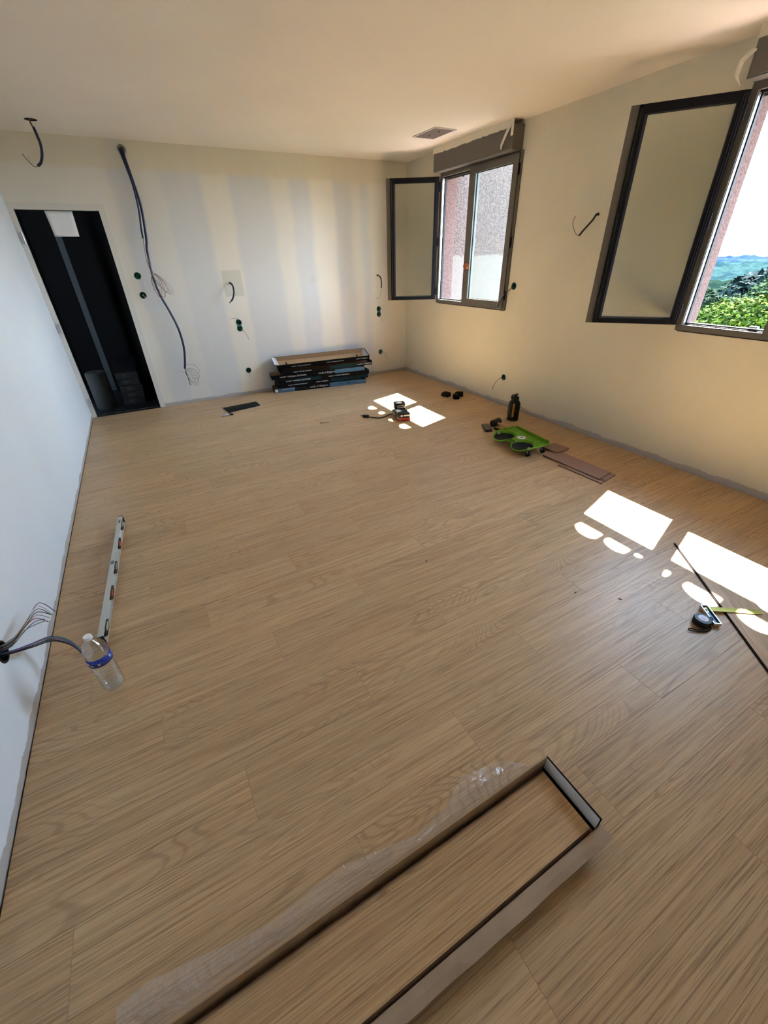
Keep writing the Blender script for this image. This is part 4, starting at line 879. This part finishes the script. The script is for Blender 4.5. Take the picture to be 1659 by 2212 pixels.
for cx in (-0.133, 0.133):
    kp = MB(); n = 28; rings = []
    for rr_ in (0, .25, .5, .75, .92, 1.0):
        rings.append([])
        for k in range(n):
            a = 2*math.pi*k/n; px_, py_ = cx+0.091*rr_*math.cos(a), -0.080+0.106*rr_*math.sin(a)*(1 if math.sin(a) > 0 else 0.82)
            rings[-1].append(kp.bm.verts.new((px_, py_, hz(px_, py_)+0.006+0.003*(1-rr_))))
    for i in range(5):
        for k in range(n): kp.bm.faces.new((rings[i][k], rings[i][(k+1) % n], rings[i+1][(k+1) % n], rings[i+1][k]))
    bmesh.ops.remove_doubles(kp.bm, verts=kp.bm.verts, dist=1e-5)
    kp.build('knee_pad', mat('black_foam', (0.006, 0.006, 0.006), 0.9), t, smooth=True, thick=0.003)
dd = MB().lathe([(0.0, 0.0012), (0.039, 0.0012), (0.0395, 0.0)], n=28, mat=Matrix.Translation((0, 0.02, DH+0.003))); dl = dd.build('round_logo', M_white, t)
lg = MB()
lg.box((-0.010, 0.02, DH+0.0048), (0.005, 0.030, 0.001)).box((0.010, 0.02, DH+0.0048), (0.005, 0.030, 0.001)).box((0, 0.02, DH+0.0048), (0.005, 0.036, 0.001), rot=Matrix.Rotation(0.6, 3, 'Z')); lg.build('emblem', M_blk, t)
for x, y in ((-DL/2+0.025, -0.075), (DL/2-0.025, -0.075), (-DL/2+0.03, DWd/2-0.045), (DL/2-0.03, DWd/2-0.045)):
    MB().cyl((x, y, DH+0.002), (x, y, DH+0.007), 0.006, n=10).build('bolt', M_steel, t)
    c_ = MB(); c_.cyl((x, y, DH-0.004), (x, y, DH-0.018), 0.014, n=14); c_.box((x, y-0.013, DH-0.038), (0.020, 0.002, 0.044)); c_.box((x, y+0.013, DH-0.038), (0.020, 0.002, 0.044)); c_.box((x, y, DH-0.018), (0.022, 0.028, 0.003))
    fk = c_.build('caster_fork', M_steel, t)
    MB().cyl((x, y-0.010, 0.0262), (x, y+0.010, 0.0262), 0.025, n=24).cyl((x, y-0.0145, 0.0262), (x, y+0.0145, 0.0262), 0.007, n=10).build('wheel', M_blk, fk, smooth=True)

# ------------------------------------------------------------------ upside-down plank offcuts beside the dolly
M_corel = mat('fibre_core_pale', (0.38, 0.25, 0.15), 0.8)
M_back = mat('laminate_backing', (0.30, 0.185, 0.135), 0.6, var=0.04, vscale=20); M_core = mat('fibre_core', (0.20, 0.11, 0.07), 0.8)
def offcut(name, label, pts, z, tilt=0, cat='plank'):
    mb = MB(); mb.mi = 1; mb.prism(pts, z, z+0.0075)
    mb.bm.faces.ensure_lookup_table(); mb.bm.faces[-1].material_index = 0
    o = mb.build(name, [M_back, M_core]); return tag(o, label, cat, 'plank offcuts lying face down')
offcut('plank_offcut', 'narrow brown offcut lowest, its edge showing left of the others', [(3.64, -3.83), (3.70, -3.83), (3.72, -4.225), (3.655, -4.245)], 0.0008)
offcut('plank_offcut', 'long brown offcut under the wide one, corner showing at the near end', [(3.72, -3.70), (3.875, -3.70), (3.885, -4.205), (3.695, -4.235)], 0.0008)
offcut('plank_offcut', 'wide brown offcut face down on top, starting under the dolly wheel', [(3.675, -3.625), (3.862, -3.60), (3.870, -4.165), (3.690, -4.195)], 0.0095)
offcut('plank_offcut', 'short brown offcut nearest the window wall beside the dolly', [(3.80, -3.50), (3.965, -3.50), (3.975, -3.655), (3.875, -3.675), (3.80, -3.665)], 0.0182)

# ------------------------------------------------------------------ loose plank on the right, square and tape measure
d_ = (Vector((2.764, -5.73, 0))-Vector((3.351, -4.986, 0))).normalized(); p_ = Vector((-d_.y, d_.x, 0))
if p_.x < 0: p_ = -p_
lp = MB(); L = 1.288; Wd = 0.19
mt_ = Matrix((d_, p_, Vector((0, 0, 1)))).transposed().to_4x4(); mt_.translation = Vector((3.351, -4.986, 0.0006))
t = thing('loose_plank', 'loose oak plank lying diagonally across the floor at the right edge', 'plank', (0, 0, 0)); t.matrix_world = mt_
if mt_.determinant() < 0:
    pass
MB().bb((0, 0.006, 0.003), (L, Wd-0.004, 0.0085)).build('oak_face', M_oak, t)
MB().bb((0, 0, 0.0), (L, Wd, 0.0045)).bb((0.0, 0.0045, 0.0045), (L, 0.0059, 0.0082)).build('tongue', mat('tongue_dark', (0.016, 0.008, 0.006), 0.7, spec=0.1), t)
t = thing('try_square', 'steel try square with yellow-green blade resting across the loose plank', 'square', (2.912, -5.366, 0.0105), 0)
A_, B_ = Vector((2.915, -5.372, 0)), Vector((2.842, -5.474, 0)); hdv = (B_-A_).normalized(); bd = Vector((-hdv.y, hdv.x, 0))
if bd.x < 0: bd = -bd
sq = Matrix((hdv, bd, Vector((0, 0, 1)))).transposed()
def loc_(a, b, z): return tuple(hdv*a+bd*b+Vector((0.004, -0.004, z)))
hb = MB()
for a, b, dx_, dy_ in ((0.062, -0.0, 0.125, 0.004), (0.062, 0.031, 0.125, 0.004), (0.0, 0.0155, 0.004, 0.031), (0.124, 0.0155, 0.004, 0.031)): hb.box(loc_(a, b, 0.004), (dx_, dy_, 0.016), rot=sq)
hb.build('stock', M_steel, t)
MB().box(loc_(0.062, 0.0155, 0.0), (0.118, 0.026, 0.006), rot=sq).build('stock_web', mat('dark_blue_metal', (0.02, 0.035, 0.07), 0.3, 0.6), t)
MB().box(loc_(0.016, 0.145, 0.003), (0.030, 0.255, 0.0016), rot=sq).build('blade', mat('yellow_steel', (0.34, 0.29, 0.03), 0.4, 0.4), t)
tk = MB()
for i in range(46): tk.box(loc_(0.016-0.012+(0.002 if i % 5 else 0.0035), 0.04+i*0.005, 0.0041), (0.004 if i % 5 else 0.007, 0.0006, 0.0004), rot=sq)
tk.build('scale_marks', M_blk2, t)
MB().cyl(loc_(0.045, 0.012, 0.003), loc_(0.045, 0.012, 0.009), 0.004, n=10).cyl(loc_(0.02, 0.012, 0.003), loc_(0.02, 0.012, 0.009), 0.004, n=10).build('rivet', M_steel, t)
t = thing('tape_measure', 'black tape measure with round pale sticker and wrist strap', 'tape measure', (2.812, -5.432, 0.0), 0.35)
MB().lathe([(0, 0.0006), (0.034, 0.0006), (0.038, 0.005), (0.0385, 0.030), (0.035, 0.036), (0.0, 0.037)], n=32).box((0.018, -0.018, 0.018), (0.040, 0.040, 0.034), bev=0.005).build('case', M_blk, t, smooth=True)
MB().lathe([(0.0, 0.0385), (0.021, 0.0385), (0.022, 0.0368)], n=28).build('sticker', mat('pale_sticker', (0.66, 0.66, 0.80), 0.4), t, smooth=True)
MB().lathe([(0.0, 0.0393), (0.012, 0.0393), (0.0121, 0.0384)], n=24, mat=Matrix.Translation((-0.002, 0, 0))).build('sticker_centre', mat('pink_sticker', (0.62, 0.42, 0.52), 0.4), t)
MB().box((0.036, -0.006, 0.015), (0.010, 0.020, 0.012), bev=0.002).build('red_lock', mat('red_button', (0.45, 0.02, 0.02), 0.4), t)
MB().tube([(0.02, -0.03, 0.006), (-0.01, -0.042, 0.005), (-0.045, -0.028, 0.005), (-0.07, -0.002, 0.006), (-0.085, 0.022, 0.006), (-0.088, 0.036, 0.006), (-0.078, 0.038, 0.006), (-0.068, 0.022, 0.006), (-0.058, 0.000, 0.006), (-0.042, -0.018, 0.007)], 0.0028, n=7).build('wrist_strap', M_blk2, t, smooth=True)

# ------------------------------------------------------------------ spirit level
far_, near_ = Vector((0.318, -2.895, 0)), Vector((0.236, -4.100, 0)); Lv = (near_-far_).length; ax = (near_-far_).normalized(); sx = Vector((-ax.y, ax.x, 0))
if sx.x < 0: sx = -sx
t = thing('spirit_level', 'long silver spirit level with black and orange vial ports on the floor', 'spirit level', (0, 0, 0))
mt_ = Matrix((ax, sx, Vector((0, 0, 1)))).transposed().to_4x4(); mt_.translation = far_; t.matrix_world = mt_
M_lvl = mat('grey_paint_metal', (0.52, 0.53, 0.50), 0.4); HL, WL = 0.056, 0.026
MB().bb((0, -WL/2, HL-0.006), (Lv, WL/2, HL)).bb((0, -WL/2, 0.0006), (Lv, WL/2, 0.006)).bb((0, -WL/2+0.004, 0.006), (Lv, WL/2-0.007, HL-0.006)).build('beam', M_lvl, t)
MB().bb((-0.004, -WL/2-0.001, 0.0005), (0.004, WL/2+0.001, HL+0.001), bev=0.001).build('end_cap', M_blk, t); MB().bb((Lv-0.004, -WL/2-0.001, 0.0005), (Lv+0.004, WL/2+0.001, HL+0.001), bev=0.001).build('end_cap', M_blk, t)
def hexa(c, l, hh): return [(c-l/2, 0.032), (c-l/4, 0.032+hh/2), (c+l/4, 0.032+hh/2), (c+l/2, 0.032), (c+l/4, 0.032-hh/2), (c-l/4, 0.032-hh/2)]
mxz = Matrix(((1, 0, 0, 0), (0, 0, 1, 0), (0, 1, 0, 0), (0, 0, 0, 1)))
for c, col in ((0.09, 'vial'), (0.33, 'orange'), (0.60, 'vial'), (0.84, 'orange'), (1.12, 'vial')):
    p = MB(); p.prism(hexa(c, 0.13, 0.046), WL/2-0.0068, WL/2+0.0005, mat=mxz); po = p.build('port', M_blk, t)
    if col == 'orange': MB().prism(hexa(c+0.005, 0.055, 0.024), WL/2+0.0006, WL/2+0.002, mat=mxz).build('orange_vial', mat('orange_vial', (0.60, 0.10, 0.03), 0.35), po)
    else: MB().prism(hexa(c-0.012, 0.070, 0.022), WL/2+0.0006, WL/2+0.002, mat=mxz).build('clear_vial', mat('clear_vial', (0.50, 0.53, 0.40), 0.2), po)
MB().bb((0.05, -0.006, HL), (0.10, 0.006, HL+0.0008)).bb((0.56, -0.008, HL), (0.595, 0.008, HL+0.0008)).build('printed_mark', mat('grey_ink', (0.15, 0.16, 0.16), 0.5), t)

# ------------------------------------------------------------------ water bottle
t = thing('water_bottle', 'clear plastic water bottle with blue label standing by the spirit level', 'bottle', (0.283, -4.370, 0.0), 0.6)
prof = [(0.0, 0.004), (0.020, 0.001), (0.034, 0.0006), (0.040, 0.006), (0.0425, 0.016), (0.0425, 0.03)]
z = 0.03
for i in range(8):
    prof += [(0.0395, z+0.006), (0.0428, z+0.0125)]; z += 0.0155
prof += [(0.0435, z+0.01), (0.0435, 0.200), (0.0448, 0.206), (0.0445, 0.222), (0.041, 0.240), (0.034, 0.257), (0.024, 0.271), (0.0155, 0.281), (0.0135, 0.287), (0.0135, 0.293)]
pet = bpy.data.materials.new('clear_pet'); pet.use_nodes = True; tt = pet.node_tree; tt.nodes.clear()
o_ = tt.nodes.new('ShaderNodeOutputMaterial'); mx = tt.nodes.new('ShaderNodeMixShader'); tr = tt.nodes.new('ShaderNodeBsdfTransparent'); gl = tt.nodes.new('ShaderNodeBsdfGlossy'); lw = tt.nodes.new('ShaderNodeLayerWeight')
lw.inputs[0].default_value = 0.5; gl.inputs['Roughness'].default_value = 0.08; tr.inputs[0].default_value = (0.93, 0.95, 0.96, 1); pw = tt.nodes.new('ShaderNodeMath'); pw.operation = 'POWER'; pw.inputs[1].default_value = 2.0; tt.links.new(lw.outputs['Facing'], pw.inputs[0])
mp = tt.nodes.new('ShaderNodeMath'); mp.operation = 'MULTIPLY_ADD'; mp.inputs[1].default_value = 0.8; mp.inputs[2].default_value = 0.16
tt.links.new(pw.outputs[0], mp.inputs[0]); tt.links.new(mp.outputs[0], mx.inputs[0]); tt.links.new(tr.outputs[0], mx.inputs[1]); tt.links.new(gl.outputs[0], mx.inputs[2]); tt.links.new(mx.outputs[0], o_.inputs[0])
MB().lathe(prof, n=48).build('bottle_body', pet, t, smooth=True)
MB().lathe([(0.0145, 0.287), (0.0155, 0.288), (0.0155, 0.301), (0.0145, 0.303), (0.0, 0.303)], n=28, cap=False).build('cap', M_whitp, t, smooth=True)
lbm = MB()
for k in range(40):
    a0_, a1_ = math.radians(-200+k*6.0), math.radians(-200+(k+1)*6.0)
    lbm.poly([(0.0452*math.cos(a0_), 0.0452*math.sin(a0_), 0.162), (0.0452*math.cos(a1_), 0.0452*math.sin(a1_), 0.162), (0.0452*math.cos(a1_), 0.0452*math.sin(a1_), 0.204), (0.0452*math.cos(a0_), 0.0452*math.sin(a0_), 0.204)])
bmesh.ops.remove_doubles(lbm.bm, verts=lbm.bm.verts, dist=1e-5)
lbm.build('label', mat('blue_label', (0.012, 0.035, 0.33), 0.35), t, smooth=True, thick=0.0004)
lp_ = MB(); rq = random.Random(2)
for i in range(30):
    a = math.radians(-150+i*5.5); zz = rq.choice([0.190, 0.183, 0.176]); lp_.box((0.0457*math.cos(a), 0.0457*math.sin(a), zz), (0.0005, 0.0026, 0.0035), rot=Matrix.Rotation(a, 3, 'Z'))
lp_.build('label_print', mat('light_blue_print', (0.22, 0.35, 0.75), 0.5), t)
lp_ = MB()
for a_d, w_, h_, zz in ((-172, 0.013, 0.010, 0.182), (-155, 0.007, 0.008, 0.175), (-122, 0.009, 0.011, 0.177), (-60, 0.008, 0.012, 0.186)):
    a = math.radians(a_d); lp_.box((0.0458*math.cos(a), 0.0458*math.sin(a), zz), (0.0006, w_, h_), rot=Matrix.Rotation(a, 3, 'Z'))
lp_.build('label_patches', mat('cream_print', (0.75, 0.78, 0.72), 0.5), t)

# ------------------------------------------------------------------ foreground open carton with planks and plastic film
BX0, BX1, BYn, BYf, BHt = 0.22, 1.628, -5.755, -5.535, 0.092
t = thing('open_plank_carton', 'long open cardboard carton holding oak planks, across the foreground', 'carton', ((BX0+BX1)/2, BYn, 0))
o0 = Vector(((BX0+BX1)/2, BYn, 0))
def B(mb, a, b, **k): return mb.bb(tuple(Vector(a)-o0), tuple(Vector(b)-o0), **k)
B(MB(), (BX0, BYn, 0.0008), (BX1, BYf, 0.004)).build('base', M_card, t)
B(MB(), (BX0, BYf-0.004, 0.004), (BX1, BYf, BHt)).build('far_side', M_card, t)
e = MB(); B(e, (BX1-0.003, BYn+0.005, 0.004), (BX1+0.001, BYf, BHt)); e.build('end_side', M_cardk, t)
e = MB(); B(e, (BX1-0.006, BYn+0.008, 0.030), (BX1-0.0032, BYf-0.006, BHt-0.004)); e.build('white_inner_flap', mat('white_card', (0.80, 0.81, 0.82), 0.6), t)
# near side folded outwards: slopes from the plank edge out and down
fm = MB(); n = 40; rows = []
for i in range(n+1):
    x = BX0+(BX1+0.004-BX0)*i/n; sag = 0.004*math.sin(i*0.5)+0.003*math.sin(i*1.3)
    end = max(0, (i/n-0.985)/0.015)
    rows.append([fm.bm.verts.new(Vector(p)-o0) for p in ((x, BYn+0.002, 0.001), (x, BYn+0.002, 0.049), (x, BYn-0.001, 0.0535), (x+0.002, BYn-0.018-0.1*sag, 0.0525+0.3*sag), (x+0.004*end, BYn-0.037-0.3*sag, 0.049+sag*0.8))])
for i in range(n):
    for j in range(4): fm.bm.faces.new((rows[i][j], rows[i+1][j], rows[i+1][j+1], rows[i][j+1]))
fm.build('folded_side', mat('light_cardboard', (0.40, 0.285, 0.19), 0.8, var=0.04, vscale=25), t, thick=0.003)
for i, (dy_, dz_) in enumerate(((0.0, 0.0), (0.002, 0.0), (-0.001, 0), (0.001, 0.0), (0, 0))):
    z0 = 0.0045+i*0.0098; off = (0.000, 0.003, -0.001, 0.002, 0.004)[i]
    pt = thing('boxed_plank', '%s oak plank of the five in the foreground carton' % ['bottom', 'second from bottom', 'middle', 'second from top', 'top'][i], 'plank', (BX0+0.012+0.004*i % 0.007, -5.560+off, z0), group='oak planks in the foreground carton')
    MB().bb((0, -0.186, 0), (1.395-0.03, 0, 0.0092)).build('core', M_corel, pt)
    MB().bb((0.0, -0.1855, 0.0092), (1.395-0.031, -0.0045, 0.0097)).build('oak_face', M_oak2, pt)
    MB().bb((0.0, -0.1895, 0.0015), (1.362, -0.1862, 0.0045)).build('tongue', mat('tongue_brown%d' % i, (0.16, 0.085, 0.04), 0.7), pt)
# clear film spilling over the far side
fmat = bpy.data.materials.new('clear_film'); fmat.use_nodes = True; tt = fmat.node_tree; tt.nodes.clear()
o_ = tt.nodes.new('ShaderNodeOutputMaterial'); mx = tt.nodes.new('ShaderNodeMixShader'); tr = tt.nodes.new('ShaderNodeBsdfTransparent'); gl = tt.nodes.new('ShaderNodeBsdfGlossy'); df = tt.nodes.new('ShaderNodeBsdfDiffuse'); m2 = tt.nodes.new('ShaderNodeMixShader')
gl.inputs['Roughness'].default_value = 0.12; df.inputs[0].default_value = (0.75, 0.75, 0.77, 1); m2.inputs[0].default_value = 0.40; mx.inputs[0].default_value = 0.24
tcn = tt.nodes.new('ShaderNodeTexCoord'); nz = tt.nodes.new('ShaderNodeTexNoise'); nz.inputs['Scale'].default_value = 14; nz.inputs['Detail'].default_value = 5; nz.inputs['Distortion'].default_value = 1.5; bp = tt.nodes.new('ShaderNodeBump'); bp.inputs['Strength'].default_value = 0.9; bp.inputs['Distance'].default_value = 0.02
tt.links.new(tcn.outputs['Object'], nz.inputs['Vector']); tt.links.new(nz.outputs[0], bp.inputs['Height']); tt.links.new(bp.outputs[0], gl.inputs['Normal'])
tt.links.new(gl.outputs[0], m2.inputs[1]); tt.links.new(df.outputs[0], m2.inputs[2]); tt.links.new(tr.outputs[0], mx.inputs[1]); tt.links.new(m2.outputs[0], mx.inputs[2]); tt.links.new(mx.outputs[0], o_.inputs[0])
fm = MB(); n = 120; m_ = 14; rows = []; rf = random.Random(5); xs0, xs1 = 0.30, 1.60
from mathutils import noise as mnoise
def edge(x):
    K = [(0.30, 0.115), (0.37, 0.12), (0.50, 0.10), (0.67, 0.075), (0.89, 0.095), (1.13, 0.05), (1.25, 0.065), (1.36, 0.115), (1.47, 0.10), (1.53, 0.085), (1.60, 0.03)]
    for a, b in zip(K[:-1], K[1:]):
        if a[0] <= x <= b[0]: return a[1]+(b[1]-a[1])*(x-a[0])/(b[0]-a[0])
    return 0.03
for i in range(n+1):
    x = xs0+(xs1-xs0)*i/n; r = []
    for j in range(m_+1):
        s_ = j/m_; y = BYf+0.003+s_*edge(x); zb_ = (BHt-0.012)*(1-s_)**2.2
        nz_ = mnoise.noise(Vector((x*9, s_*3, 0)))*0.012*min(1, s_*3)+mnoise.noise(Vector((x*30, s_*8, 3)))*0.005*min(1, s_*3)
        r.append(fm.bm.verts.new(Vector((x, y, max(0.002, zb_+0.006+nz_)))-o0))
    rows.append(r)
for i in range(n):
    for j in range(m_): fm.bm.faces.new((rows[i][j], rows[i+1][j], rows[i+1][j+1], rows[i][j+1]))
fo = fm.build('plastic_film', fmat, None, smooth=True); fo.location = o0
tag(fo, 'crumpled clear plastic film spilling over the far side of the carton', 'plastic film')

# ------------------------------------------------------------------ tiny debris chips on the floor
for i, (x, y, rz, lab) in enumerate([(2.47, -4.98, 0.2, 'tiny dark chip alone on the floor above the tape measure'), (2.63, -5.13, -0.9, 'tiny dark chip at the plank joint left of the tape measure'), (1.93, -4.35, 1.1, 'tiny dark splinter in the middle of the bare floor')]):
    tag(MB().box((0, 0, 0.0018), (0.016, 0.0045, 0.0028), bev=0.0006).build('wood_chip', M_blk2, loc=(x, y, 0), rot=(0, 0, rz)), lab, 'chip')
